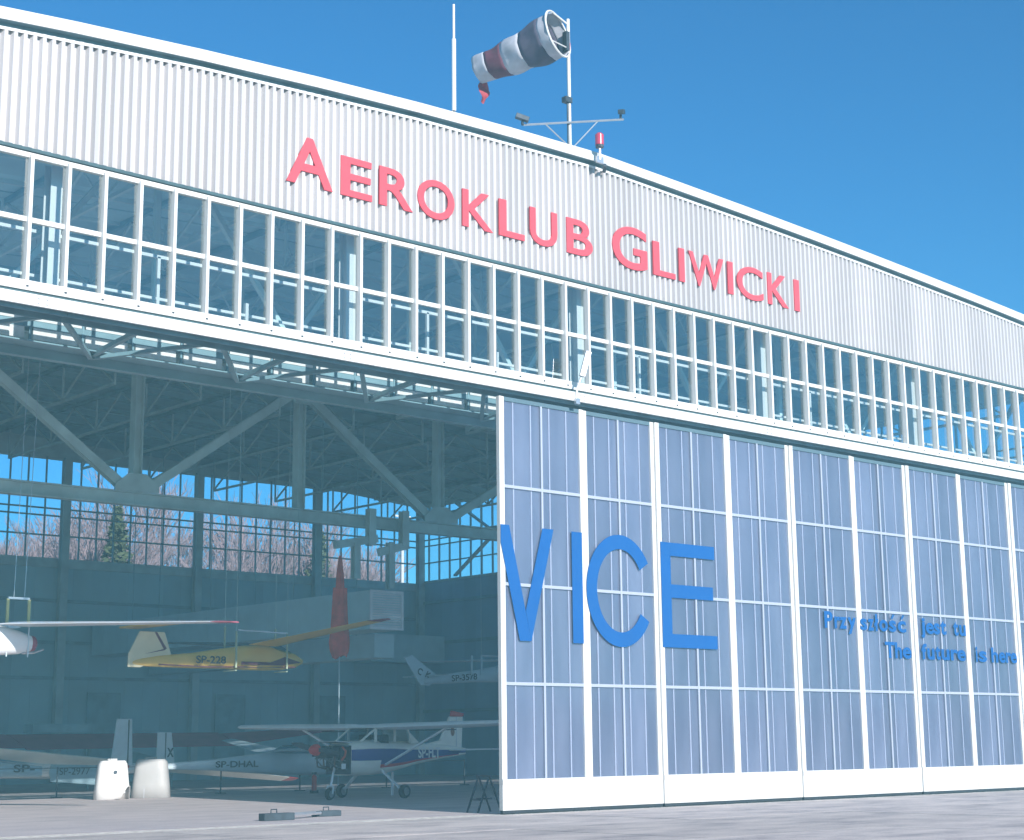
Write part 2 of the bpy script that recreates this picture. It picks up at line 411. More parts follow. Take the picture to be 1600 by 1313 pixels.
while MX0+k*MP < XR-.1: mull_x.append(MX0+k*MP); k += 1
tip = MB().box(-.025, .025, -.15, -.141, -.035, -.002).build('mullion_foot', darkm, H)
for n_, x in enumerate(mull_x):
    for src, z in ((m0, 10.56), (tip, 10.56)):
        if n_ == 0: src.location = (x, 0, z)
        else: inst(src, H, (x, 0, z))
pg1 = MB().box(0, MP-.10, .0, .012, 0, 1.20).build('clerestory_pane', glass, H)
pg2 = MB().box(0, MP-.10, .0, .012, 0, 1.215).build('clerestory_pane', glass, H)
pg1.location = (mull_x[0]+.05, 0, 10.665); pg2.location = (mull_x[0]+.05, 0, 11.99)
for x in mull_x[1:-1]:
    for src, z in ((pg1, 10.665), (pg2, 11.99)): inst(src, H, (x+.05, 0, z))
# bolt plates on the fascia
bp = MB()
for dx in (-.085, .085):
    for dz in (-.05, .05): bp.tube([(dx, 0, dz), (dx, -.02, dz)], .022, 6)
bp0 = None
for k in range(-3, 4):
    x = 3.43-.85+7.33*k
    if bp0 is None: bp0 = bp.build('bolt_plate', greyw, H); bp0.location = (x, -.361, 10.22)
    else: inst(bp0, H, (x, -.361, 10.22))
# end columns and posts behind the clerestory
post = MB(); post.box(-.13, .13, -.02, 0, 0, 3.1); post.box(-.13, .13, .28, .30, 0, 3.1); post.box(-.012, .012, 0, .28, 0, 3.1)
p0 = None
for k in range(-3, 4):
    x = 3.43+7.45*k
    if p0 is None: p0 = post.build('clerestory_post', white, H); p0.location = (x, .55, 10.36)
    else: inst(p0, H, (x, .55, 10.36))
# catwalk behind the clerestory: floor, rails, toe boards, bracing
CW0, CW1 = .55, 2.6
xspan('catwalk_inner_beam', steelf, CW1-.02, CW1+.02, 9.85, 10.02, gap=.0)
xspan('catwalk_beam_flange', steelf, CW1-.03, CW1+.16, 9.82, 9.848, gap=.0)
xspan('catwalk_beam_flange', steelf, CW1-.54, CW1+.16, 10.022, 10.05, gap=.0)  # top flange deepened forward to throw shade on the beam face
xspan('catwalk_upper_band', steelf, CW1-.06, CW1-.03, 10.46, 10.60, gap=.0)
perf = mat('perforated_plate', (.74, .72, .68), .6, noise=.12, scale=9)
x = -17.0; tb = None
while x < 32:
    if tb is None:
        tb = MB().box(0, 1.02, -.01, .01, 0, .25).build('toe_board', perf, H); tb.location = (x, CW1-.05, 10.20)
        tc_ = MB().box(0, 1.12, -.01, .01, 0, .09).build('toe_strip', white, H); tc_.location = (x, CW1-.05, 10.61)
        tp_ = MB().box(0, .05, -.02, .02, 0, .78).build('toe_post', steelf, H); tp_.location = (x-.09, CW1-.05, 10.18)
    else:
        inst(tb, H, (x, CW1-.05, 10.20)); inst(tc_, H, (x, CW1-.05, 10.61)); inst(tp_, H, (x-.09, CW1-.05, 10.18))
    x += 1.22
x = 3.43-7.45*3; k = 0
while x < 33:
    MB().bar((x, .12, 10.15), (x+1.86, CW1-.2, 9.95), .10, .08).build('soffit_brace', steelf, H)
    MB().bar((x+1.86, CW1-.2, 9.95), (x+3.72, .12, 10.15), .10, .08).build('soffit_brace', steelf, H)
    MB().bar((x+1.86, .12, 10.16), (x+1.86, CW1-.2, 10.0), .10, .10).build('soffit_brace', steelf, H)
    x += 3.725
for z, w in ((12.06, .07), (11.12, .06), (10.93, .09)):
    x = 3.43-7.45*4+.2
    while x < XR:
        a = max(x, XL+.2); 
        if x+7.0 > XL: MB().bar((a, 1.0, z), (min(x+7.05, XR-.3), 1.0, z), w, w).build('guard_rail', white, H)
        x += 7.45
x = 3.43-7.45*3+.3
while x < XR-1:
    MB().bar((x, 1.0, 10.95), (x, 1.0, 12.06), .06, .06).build('guard_post', white, H)
    MB().bar((x+2.35, 1.0, 10.95), (x+2.35, 1.0, 12.06), .07, .07).build('guard_post', white, H)
    MB().bar((x+4.6, 1.0, 10.75), (x+4.6, 1.0, 11.4), .09, .09).build('guard_post', white, H)
    x += 7.45
x = -20
while x < XR-1:
    MB().bar((x, 1.0, 10.55), (x, 1.0, 10.93), .06, .06).build('guard_bracket', steel, H); x += 1.15
xspan('inner_beam', steel, 2.9, 3.0, 11.15, 11.32, gap=0)
# inner truss behind the clerestory (dim, seen through the glass)
x = 3.43-7.45*3; s_ = 1
while x < 32:
    MB().bar((x, 3.0, 11.3), (x+3.7, 3.0, zr(x+3.7)-.6), .14, .12).build('front_truss_member', steel, H)
    MB().bar((x+3.75, 3.0, zr(x+3.7)-.6), (x+7.4, 3.0, 11.3), .14, .12).build('front_truss_member', steel, H)
    MB().bar((x+3.72, 3.05, 11.3), (x+3.72, 3.05, zr(x+3.7)-.6), .14, .12).build('front_truss_member', steel, H)
    x += 7.45

# facade ends, side walls, rear wall -------------------------------------------------------
SILL = 10.72
def side_wall(x, name, sgn):
    y = 0.0
    while y < DEP-.1:
        y1 = min(y+1.0, DEP)
        b = MB(); xx = x
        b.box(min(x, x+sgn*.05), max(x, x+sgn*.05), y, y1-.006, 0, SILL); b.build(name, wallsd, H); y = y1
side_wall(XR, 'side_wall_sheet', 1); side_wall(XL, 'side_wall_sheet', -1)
for x, s in ((XR, 1), (XL, -1)):
    MB().box(x-.05, x+.05, 0, DEP, SILL+.001, SILL+.12).build('side_window_sill', steel, H)
    MB().box(x-.05, x+.05, 0, DEP, 15.05, zr(x)-.21).build('side_wall_head', steel, H)
    for z in (11.82, 12.80, 13.15): MB().box(x-.03, x+.03, 0, DEP, z, z+.07).build('side_window_bar', steeld, H)
    for z in (3.4, 7.2, 9.5): MB().box(min(x-s*.03, x-s*.12), max(x-s*.03, x-s*.12), 0.5, DEP-.5, z, z+.16).build('wall_girt', steeld, H)
sw_m = MB().box(-.05, .05, -.035, .035, 0, 4.2).build('side_window_mullion', steeld, H); fst = True
sp = MB().box(-.005, .005, 0, .85, 0, 1.02).build('side_window_pane', glassb, H)
sp2 = MB().box(-.005, .005, 0, .85, 0, 1.88).build('side_window_pane', glassb, H)
fst = True
for xx in (XR, XL):
    for k in range(0, 48):
        y = .4+k*.93
        if fst: sw_m.location = (xx, y, SILL+.12); sp.location = (xx, y+.04, 10.82); sp2.location = (xx, y+.04, 13.2); fst = False; continue
        inst(sw_m, H, (xx, y, SILL+.12))
        if k < 47 and xx == XR: inst(sp, H, (xx, y+.04, 10.82)); inst(sp2, H, (xx, y+.04, 13.2))
sp3 = MB().box(-.005, .005, 0, .85, 0, .9).build('side_window_pane', glassb, H); sp3.location = (XR, .44, 11.9)
for k in range(1, 47): inst(sp3, H, (XR, .44+k*.93, 11.9))
# cross bracing in the right wall's window band
for y in (30.5, 38.0):
    MB().bar((XR-.2, y-3.4, 10.9), (XR-.2, y+3.4, 15.0), .22, .1).build('wall_brace', steel, H)
    MB().bar((XR-.32, y+3.4, 10.9), (XR-.32, y-3.4, 15.0), .22, .1).build('wall_brace', steel, H)
    MB().box(XR-.38, XR-.33, y-.4, y+.4, 12.55, 13.35).build('brace_plate', steel, H)
# rear wall
x = XL
while x < XR-.1:
    x1 = min(x+1.0, XR); MB().box(x, x1-.006, DEP, DEP+.05, 0, SILL).build('rear_wall_sheet', wallin, H); x = x1
MB().box(XL, XR, DEP-.14, DEP+.06, SILL-.45, SILL).build('rear_sill_beam', steel, H)
for z in (4.9, 6.6, 8.6): MB().box(XL, XR, DEP-.12, DEP-.02, z, z+.14).build('wall_girt', steeld, H)
for z in (11.80, 12.76, 13.12): MB().box(XL, XR, DEP-.03, DEP+.03, z, z+.08).build('rear_window_bar', steeld, H)
for z in (14.15,): MB().box(XL, XR, DEP-.03, DEP+.03, z, z+.08).build('rear_window_bar', steeld, H)
xs_r = [PK+7.45*k for k in range(-4, 5)]
for x in xs_r:
    x = min(max(x, XL+.3), XR-.2)
    b = MB(); b.box(x-.2, x+.2, DEP-.5, DEP-.46, 0, 15.6); b.box(x-.2, x+.2, DEP-.2, DEP-.16, 0, 15.6); b.box(x-.02, x+.02, DEP-.46, DEP-.2, 0, 15.6)
    b.build('rear_column', steel, H)
x = PK-7.45*4; mm = MB().box(-.035, .035, -.04, .04, 0, 5.0).build('rear_window_mullion', steeld, H)
rows = [(10.73, 1.06), (11.89, .86), (12.85, .26), (13.21, .93), (14.24, 1.3)]
pm = []
for z, h in rows:
    q = MB().box(0, .84, 0, .008, 0, h).build('rear_window_pane', glassb, H); pm.append(q)
fst = True
for k in range(64):
    xx = PK-7.45*4+k*.93125
    if xx < XL or xx > XR-.5: continue
    if fst:
        mm.location = (xx, DEP, SILL)
        for q, (z, h) in zip(pm, rows): q.location = (xx+.045, DEP, z)
        fst = False
    else:
        inst(mm, H, (xx, DEP, SILL))
        if xx < XR-1 and xx > 0:
            for q, (z, h) in zip(pm, rows): inst(q, H, (xx+.045, DEP, z))
# head wall above rear windows (follows roof)
b = MB()
for k in range(24):
    xa, xb_ = xs[k], xs[k+1]
    b.add([(xa, DEP, 15.56), (xb_, DEP, 15.56), (xb_, DEP, max(15.57, zr(xb_)-.21)), (xa, DEP, max(15.57, zr(xa)-.21))], [(0,1,2,3)])
b.build('rear_wall_head', steel, H)
# mid-span main truss (Y = 24.5)
TY = 24.5; nodes = [-18.65, -11.2, -3.75, 3.6, 10.85, 18.0, 25.2, 32.6]
def ib(name, a, b_, w, h, up=(0,1,0), m=None):
    q = MB(); q.ibeam(a, b_, w, h, up, .04); return q.build(name, m or steel, H)
x0 = XL+.2
b = MB()
for p, q in zip([XL+.2]+nodes, nodes+[XR-.1]):
    if q-p < .1: continue
    c = MB(); c.ibeam((p+.004, TY, 10.62), (q-.004, TY, 10.62), .42, .5, (0,0,1), .05); c.build('truss_bottom_chord', steel, H)
    c = MB(); c.ibeam((p+.004, TY, zr(p)-.95), (q-.004, TY, zr(q)-.95), .42, .4, (0,0,1), .05); c.build('truss_top_chord', steel, H)
for i_, x in enumerate(nodes[:-1]):
    ib('truss_vertical', (x, TY, 10.88), (x, TY, zr(x)-1.17), .40, .36, (1,0,0))
    low = (i_ % 2 == 1)     # 3.6 and 18.0 are low nodes
    nx = nodes[i_+1]
    if low: a, c = (x+.35, TY, 10.95), (nx-.3, TY, zr(nx)-1.3)
    else: a, c = (x+.3, TY, zr(x)-1.3), (nx-.35, TY, 10.95)
    q = MB(); q.ibeam(a, c, .34, .30, (0,1,0), .04); q.build('truss_diagonal', steel, H)
    if low:
        MB().prism([(x-.9, TY-.22, 10.88), (x+.9, TY-.22, 10.88), (x+.9, TY-.22, 11.1), (x+.35, TY-.22, 11.55), (x-.35, TY-.22, 11.55), (x-.9, TY-.22, 11.1)], (0, .03, 0)).build('gusset_plate', steel, H)
    else:
        z = zr(x)-1.15
        MB().prism([(x-.75, TY-.22, z), (x-.35, TY-.22, z-.6), (x+.35, TY-.22, z-.6), (x+.75, TY-.22, z)], (0, .03, 0)).build('gusset_plate', steel, H)
# crane hangers and bracket below the chord
for x, z0, z1, w in ((14.1, 9.6, 11.1, .34), (15.8, 9.7, 11.15, .34), (13.35, 8.2, 9.65, .28), (15.1, 7.9, 9.8, .28)):
    q = MB(); q.ibeam((x, TY-.45, z0), (x, TY-.45, z1), w, .3, (0,1,0), .04); q.build('crane_hanger', steel, H)
MB().bar((12.3, TY-.45, 9.5), (14.4, TY-.45, 9.9), .2, .32).build('crane_bracket', steel, H)
MB().bar((14.5, TY-.45, 9.35), (16.0, TY-.45, 9.75), .2, .32).build('crane_bracket', steel, H)
# roof trusses running front to back at every half bay, and purlins
x = PK-7.45*3
while x < XR-1:
    z = zr(x)-.45
    for (ya, yb) in ((3.0, TY-.3), (TY+.3, DEP-.6)):
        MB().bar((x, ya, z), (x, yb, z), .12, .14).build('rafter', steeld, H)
        MB().bar((x, ya+1.2, z-1.45), (x, yb-1.2, z-1.45), .10, .10).build('rafter_tie', steel, H)
        n = 8; st = (yb-ya-2.4)/n; b = MB()
        for k in range(n+1):
            y = ya+1.2+st*k
            if k % 2 == 0: b.bar((x, y, z-1.40), (x, y, z-.08), .07, .07)
            if k < n: b.bar((x, y, z-1.40 if k % 2 == 0 else z-.1), (x, y+st, z-.1 if k % 2 == 0 else z-1.40), .07, .07)
        b.build('rafter_web', steel, H)
    x += 3.725
y = 1.6
while y < DEP-1:
    b = MB()
    for k in range(24):
        a, c = xs[k], xs[k+1]; b.bar((a, y, zr(a)-.40), (c, y, zr(c)-.40), .09, .13)
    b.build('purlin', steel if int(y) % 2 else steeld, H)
    y += 2.05
# side braces between rafters (thin knee pieces hanging under purlins)
for k in range(26):
    xx = -8+(k % 7)*5.3+random.uniform(-.4, .4); yy = 6+(k//7)*5.1
    z = zr(xx)-.47
    b = MB(); b.bar((xx, yy, z), (xx, yy, z-1.35), .06, .06); b.bar((xx, yy, z-1.35), (xx+1.0, yy, z), .06, .06); b.bar((xx, yy, z-1.35), (xx-1.0, yy, z), .05, .05)
    b.build('purlin_hanger', steel, H)
# doors on the lower rear wall, mezzanine
MB().box(28.0, XR-.1, 42.6, 44.4, 6.1, 7.6).build('mezzanine_front', duct_m, H)
for x in (6.2, 13.4, 20.6, 27.0):
    MB().box(x-.9, x+.9, DEP-.18, DEP-.13, 0, 4.3).build('rear_door', steeld, H)

# sliding doors ------------------------------------------------------------------------------
bounds = [-.06, 2.78, 5.42, 8.31, 11.00, 13.93, 16.64, 19.49, 22.38, 25.1, 27.9, 30.6, 33.15]
ZT = 9.96; ZP = .80
def leaf(x0, x1, y, idx):
    lf = bpy.data.objects.new('sliding_door', None); COL.objects.link(lf); lf.parent = H; lf.location = (x0, y, 0)
    w = x1-x0; F = .055
    def part(name, m, bx, bevel=0):
        o = MB().box(*bx).build(name, m, None, bevel=bevel); o.parent = lf; return o
    part('stile', white, (0, .155, -F, F, ZP+.001, ZT)); part('stile', white, (w-.135, w-.004, -F, F, ZP+.001, ZT))
    part('top_rail', mat('top_rail_shade', (.10, .17, .21), .5), (.156, w-.136, -F+.01, F, ZT-.10, ZT))  # soffit's shade on the rail is put into its dark colour
    part('kick_panel', white, (0, w-.004, -F-.012, F, .09, ZP-.12)); part('kick_rail', trimw, (0, w-.004, -F-.02, F, ZP-.118, ZP))
    for z in (2.97, 5.33, 7.70): part('glazing_bar', mat('glazing_bar_paint', (.40, .44, .52), .4), (.156, w-.136, -F-.004, -F+.03, z+.01, z+.085))
    cx = w*.49
    part('centre_bar', mat('glazing_bar_paint', (.40, .44, .52), .4), (cx-.03, cx+.03, -F-.008, -F+.026, ZP+.001, ZT-.101))
    n = 5; xs_ = [.156]+[.156+(w-.292)*f for f in (.125, .355, .60, .83)]+[w-.136]
    for a, c in zip(xs_[:-1], xs_[1:]):
        part('polycarbonate_sheet', poly, (a+.004, c-.004, -.012+random.uniform(-.002, .002), .008, ZP+.001, ZT-.101))
    for a in xs_[1:-1]: part('sheet_joint', seam_m, (a-.02, a+.02, -.022, -.016, ZP+.001, ZT-.102))
    for a in (.07, w-.12): part('door_wheel_cover', greyw, (a, a+.05, -F-.02, -F-.013, .16, .36))
    part('brush_seal', dark, (.02, w-.02, -.04, .04, .02, .089))
    for a in (.4, w-.5): part('track_wheel', darkm, (a, a+.12, -.03, .03, .004, .05))
    return lf
leaves = []
for i_ in range(len(bounds)-1):
    leaves.append(leaf(bounds[i_]+.004, bounds[i_+1]-.004, -.10 if i_ % 2 == 0 else -.055, i_))
FY = [(-.10 if i_ % 2 == 0 else -.055)-.075 for i_ in range(12)]
def dletter(poly2, li, name='letter'):
    """flat film letters stuck on leaf li"""
    y = FY[li]; b = MB(); vs = [(x, y, z) for x, z in poly2[0]]; n = len(vs)
    b.add(vs+[(x, y+.006, z) for x, _, z in vs], [tuple(range(n-1, -1, -1)), tuple(range(n, 2*n))]+[(i, (i+1) % n, n+(i+1) % n, n+i) for i in range(n)])
    return b.build(name, blue_l, leaves[li])
# V: left arm is cut off by the edge of the first leaf
b = MB(); y = FY[0]
def quad(b, pts, y): b.prism([(x, y, z) for x, z in pts], (0, .006, 0))
quad(b, [(-.055, 6.80), (.22, 6.80), (.22, 6.795), (.90, 4.035), (.53, 4.035), (-.055, 6.36)], y)
quad(b, [(1.31, 6.80), (1.68, 6.80), (.902, 4.036), (.73, 4.76)], y)
b.build('letter', blue_l, leaves[0])
b = MB(); quad(b, [(2.29, 6.80), (2.29, 4.035), (2.65, 4.035), (2.65, 6.80)], y); b.build('letter', blue_l, leaves[0])
# C
b = MB(); y = FY[1]; cx, cz, rx, rz, wst = 4.03, 5.42, 1.21, 1.43, .37; vs = []; N = 40
for k in range(N+1):
    t = R_(32)+R_(296)*k/N
    vs += [(cx+rx*math.cos(t), y, cz+rz*math.sin(t)), (cx+(rx-wst)*math.cos(t), y, cz+(rz-wst)*math.sin(t))]
b.add(vs+[(x, yy+.006, z) for x, yy, z in vs], [(2*k, 2*k+1, 2*k+3, 2*k+2) for k in range(N)]+[(2*N+2+2*k, 2*N+2+2*k+2, 2*N+2+2*k+3, 2*N+2+2*k+1) for k in range(N)])
b.build('letter', blue_l, leaves[1])
b = MB(); y = FY[2]
quad(b, [(5.50, 6.78), (5.50, 4.035), (7.62, 4.035), (7.62, 4.385), (5.87, 4.385), (5.87, 6.78)], y)
quad(b, [(5.872, 6.78), (5.872, 6.43), (7.60, 6.43), (7.60, 6.78)], y); quad(b, [(5.872, 5.68), (5.872, 5.33), (7.50, 5.33), (7.50, 5.68)], y)
b.build('letter', blue_l, leaves[2])
# E's lower bar crosses to the next small text panels
def film(s, x0, x1, base, h, li, desc=0.0, off=.022):
    text_on('lettering', s, (x0, FY[li]-.003, base-desc), (1,0,0), (0,0,1), x1-x0, h+desc, blue_l, leaves[li], offset=off+.010, depth=.0)
CAPH = .48
film('P', 12.24, 12.62, 4.79, CAPH, 4); film('rz', 12.70, 13.28, 4.79, .345, 4); film('y', 13.32, 13.72, 4.79, .345, 4, desc=.14)
film('s', 13.98, 14.30, 4.79, .345, 5); film('z', 14.35, 14.63, 4.79, .345, 5); film('ł', 14.66, 14.86, 4.79, CAPH+.02, 5); film('o', 14.90, 15.32, 4.79, .345, 5)
film('s', 15.38, 15.74, 4.79, .345, 5); film('c', 15.82, 16.24, 4.79, .345, 5)
for x in (15.56, 16.05):
    b = MB(); b.prism([(x-.07, FY[5]-.003, 5.18), (x+.01, FY[5]-.003, 5.18), (x+.13, FY[5]-.003, 5.31), (x+.02, FY[5]-.003, 5.31)], (0, .003, 0)); b.build('lettering', blue_l, leaves[5])
film('j', 16.93, 17.16, 4.79, CAPH, 6, desc=.14); film('es', 17.20, 17.94, 4.79, .345, 6); film('t', 17.96, 18.28, 4.79, .44, 6)
film('t', 18.66, 18.94, 4.79, .44, 6); film('u', 18.99, 19.34, 4.79, .345, 6)
film('Th', 15.12, 15.96, 4.01, CAPH, 5); film('e', 16.00, 16.44, 4.01, .345, 5)
film('f', 16.90, 17.18, 4.01, CAPH, 6); film('u', 17.20, 17.58, 4.01, .345, 6); film('t', 17.63, 17.90, 4.01, .44, 6)
film('ure', 17.94, 19.26, 4.01, .345, 6)
film('i', 19.88, 19.98, 4.01, CAPH, 7); film('s', 20.06, 20.50, 4.01, .345, 7)
film('h', 20.76, 21.14, 4.01, CAPH, 7); film('ere', 21.20, 22.24, 4.01, .345, 7)

# ------------------------------------------------------------------ the club's sign
SG = thing('sign', 'raised red capital letters on the ribbed white gable, AEROKLUB GLIWICKI', 'sign', (3.0, -.1, 14.06))
SIGN = [('A', -6.30, -5.04, 1.14), ('E', -4.81, -3.92, .95), ('R', -3.70, -2.71, .95), ('O', -2.56, -1.42, .98), ('K', -1.16, -.18, .95),
        ('L', .03, .88, .95), ('U', 1.07, 2.01, .96), ('B', 2.35, 3.28, .95), ('G', 4.02, 5.34, 1.18), ('L', 5.58, 6.45, .95), ('I', 6.61, 6.83, .95),
        ('W', 7.01, 8.46, .95), ('I', 8.64, 8.86, .95), ('C', 9.03, 10.17, .98), ('K', 10.38, 11.30, .95), ('I', 11.59, 11.82, .95)]
for ch, a, c, h in SIGN:
    vs, fs = text_mesh(ch, c-a, h, .013, .05)
    zb = 14.075-(.02 if ch in 'OCG' else 0)
    b = MB(); b.add([(a+x, -.112-z, zb+y) for x, y, z in vs], fs)
    b.build('letter', red_l, SG)

# ------------------------------------------------------------------ roof furniture
SP = thing('windsock', 'red and white striped windsock on a thin mast at the roof peak', 'windsock', (3.42, .8, 16.95))
mast = MB(); mast.tube([(3.42, .8, 16.9), (3.42, .8, 18.9)], .045, 10); mast.tube([(3.42, .8, 18.9), (3.42, .8, 21.15)], .05, 10)
mast.build('mast', white, SP, smooth=True)
MB().tube([(3.42, .8, 20.25), (3.42, .8, 20.45)], .06, 10).build('mast_collar', mat('pale_red_paint', (.6, .25, .27), .5), SP, smooth=True)
MB().box(3.22, 3.47, .72, .9, 18.70, 18.86).build('mast_box', darkm, SP, bevel=.01)
MB().tube([(3.36, .8, 17.0), (3.36, .8, 18.7)], .03, 8).build('cable', darkm, SP)
# sock: mouth ring, bands, tail
mc = Vector((2.86, .62, 20.50)); tipv = Vector((2.05, 3.0, 20.02)); ax = (tipv-mc).normalized()
side = ax.cross(Vector((0, 0, 1))).normalized(); upv = side.cross(ax).normalized()
if upv.z < 0: upv = -upv
L_ = (tipv-mc).length
def sockring(t, n=28):
    r = .63-.27*t; c = mc+ax*(L_*t)+Vector((0,0,-.06*math.sin(t*3.1)))
    out = []
    for k in range(n):
        a = 2*math.pi*k/n; wob = 1+.05*math.sin(5*a+9*t)*t+.03*math.sin(9*a-4*t)+(.05*math.sin(17*t+2*a))
        out.append(c+(side*math.cos(a)*1.0+upv*math.sin(a))*r*wob)
    return out
def sockband(name, t0, t1, m):
    b = MB(); n = 28; st = 6; rings = [sockring(t0+(t1-t0)*i/st) for i in range(st+1)]
    vs = [v for r in rings for v in r]
    b.add(vs, [(i*n+k, i*n+(k+1) % n, (i+1)*n+(k+1) % n, (i+1)*n+k) for i in range(st) for k in range(n)])
    o = b.build(name, m, SP, smooth=True)
    sm = o.modifiers.new('thickness', 'SOLIDIFY'); sm.thickness = .012
for t0, t1, m in ((0, .12, sockw), (.12, .38, sockd), (.38, .62, sockw), (.62, .83, sockr), (.83, 1.0, sockw)):
    sockband('fabric_band', t0, t1, m)
ring = [mc+(side*math.cos(a)+upv*math.sin(a))*.66 for a in [2*math.pi*k/32 for k in range(33)]]
MB().tube(ring, .028, 6, caps=False).build('mouth_ring', white, SP, smooth=True)
top = mc+upv*.64; bot = mc-upv*.64
b = MB(); b.tube([top, (3.40, .8, 21.0)], .03, 6); b.tube([mc+side*.5-upv*.4, (3.42, .8, 20.3)], .018, 6); b.tube([mc-side*.5-upv*.4, (3.42, .8, 20.3)], .018, 6)
b.build('swivel_frame', white, SP)
MB().box(3.28, 3.40, .72, .88, 20.2, 20.75).build('swivel_bracket', darkm, SP)
tl = MB(); base = Vector((2.28, 3.0, 19.72))
vs = []; N = 10
for i in range(N+1):
    t = i/N; w = .13*math.sin(math.pi*min(1, t*1.05+.12))+.05; c = base+Vector((-.06*t, .05*math.sin(7*t), -.62*t))
    for k in range(8):
        a = 2*math.pi*k/8; vs.append(c+Vector((math.cos(a)*w*(1+.25*math.sin(3*a+8*t)), math.sin(a)*w*.6, .04*math.sin(9*a))))
tl.add(vs, [(i*8+k, i*8+(k+1) % 8, (i+1)*8+(k+1) % 8, (i+1)*8+k) for i in range(N) for k in range(8)])
tl.build('sock_tail', sockp, SP, smooth=True)
# lamp arm on the mast
AR = thing('lamp_crossarm', 'thin grey crossarm with two dark floodlight heads on the windsock mast', 'floodlight', (3.42, .8, 17.9))
b = MB(); b.tube([(1.65, .72, 17.62), (5.42, .72, 18.72)], .03, 6); b.build('arm', alu, AR)
b = MB(); b.tube([(2.45, .72, 17.84), (3.42, .74, 17.38)], .02, 6); b.build('brace', alu, AR)
b = MB(); b.tube([(4.42, .72, 18.42), (3.42, .74, 17.38)], .02, 6); b.build('brace', alu, AR)
for x, z, s in ((1.62, 17.72, -1), (5.32, 18.84, 1)):
    b = MB(); b.bar((x-.12*s, .60, z+.02), (x+.16*s, .80, z+.14), .16, .13); b.box(x-.03, x+.03, .69, .75, z-.12, z); b.build('lamp_head', darkm, AR, bevel=.01)
AN = thing('antenna', 'thin white whip antenna on the roof left of the windsock', 'antenna', (-.65, .8, 16.9))
MB().tube([(-.65, .8, 16.85), (-.65, .8, 17.45)], .025, 8).build('base', darkm, AN)
MB().tube([(-.65, .8, 17.45), (-.65, .8, 19.4)], .055, 8).build('lower_tube', white, AN, smooth=True)
MB().tube([(-.65, .8, 19.4), (-.65, .8, 20.35)], .032, 8).build('whip', white, AN, smooth=True)
OB = thing('obstruction_light', 'red obstruction light on a short stalk at the roof edge', 'warning light', (3.28, -.45, 16.7))
b = MB(); b.tube([(3.30, -.45, 17.12), (3.30, -.45, 17.40)], [.12, .12], 12); b.tube([(3.30, -.45, 17.40), (3.30, -.45, 17.45)], [.12, .07], 12)
b.build('red_lens', mat('lens_red', (.55, .05, .09), .15, coat=.8), OB, smooth=True)
MB().tube([(3.30, -.45, 17.05), (3.30, -.45, 17.118)], .11, 12).build('lamp_base', darkm, OB)
b = MB(); b.tube([(3.30, -.45, 16.72), (3.30, -.45, 17.05)], .035, 8); b.box(3.18, 3.42, -.47, -.41, 16.62, 16.80); b.build('stalk', alu, OB)
b = MB(); b.tube([(3.5, -.43, 16.62), (3.7, -.2, 16.55)], .05, 8); b.build('junction_box', darkm, OB)
FLD = thing('wall_lamp', 'slim galvanised lamp arm leaning out from the white fascia beam', 'lamp', (2.45, -.4, 10.35))
b = MB(); b.tube([(2.34, -.38, 10.12), (2.36, -.40, 10.42), (2.45, -.48, 10.75)], .03, 6); b.build('arm', alu, FLD)
b = MB(); b.bar((2.45, -.50, 10.72), (2.60, -.60, 11.38), .13, .16); b.build('lamp_head', alu, FLD, bevel=.015)
b = MB(); b.box(2.28, 2.42, -.44, -.362, 10.02, 10.16); b.build('bracket', alu, FLD)

# ------------------------------------------------------------------ duct and hanging things in the hangar
DU = thing('air_duct', 'large square air duct with a pale louvred end grille under the roof', 'duct', (13.4, 22, 6.05))
y = 22.06
while y < 44.5:
    MB().box(12.60, 14.19, y, min(y+2.4, 44.8)-.02, 6.06, 7.57).build('duct_section', duct_m, DU); y += 2.4
b = MB(); b.box(12.58, 12.68, 22.0, 22.05, 6.05, 7.58); b.box(14.11, 14.21, 22.0, 22.05, 6.05, 7.58); b.box(12.68, 14.11, 22.0, 22.05, 6.05, 6.15); b.box(12.68, 14.11, 22.0, 22.05, 7.48, 7.58)
b.build('grille_frame', louv_m, DU)
for k in range(14):
    z = 6.15+k*(1.33/14); MB().add([(12.68, 22.045, z+.082), (14.11, 22.045, z+.082), (14.11, 21.992, z+.005), (12.68, 21.992, z+.005)], [(3,2,1,0)]).build('louvre_slat', louv_m, DU)
for y in (27.5, 34, 41):
    for x in (12.7, 14.1): MB().bar((x, y, 7.58), (x, y, 15.9), .03, .03).build('hanger_rod', steeld, DU)
D2 = thing('lower_air_duct', 'narrower blue-grey duct running beneath the large louvred one', 'duct', (15.9, 26, 5.2))
y = 26
while y < 44.5:
    MB().box(15.78, 16.8, y, min(y+3, 44.8)-.02, 5.22, 6.2).build('duct_section', duct_m, D2); y += 3
for y in (28, 36): MB().bar((16.3, y, 6.2), (16.3, y, 15.7), .03, .03).build('hanger_rod', steeld, D2)

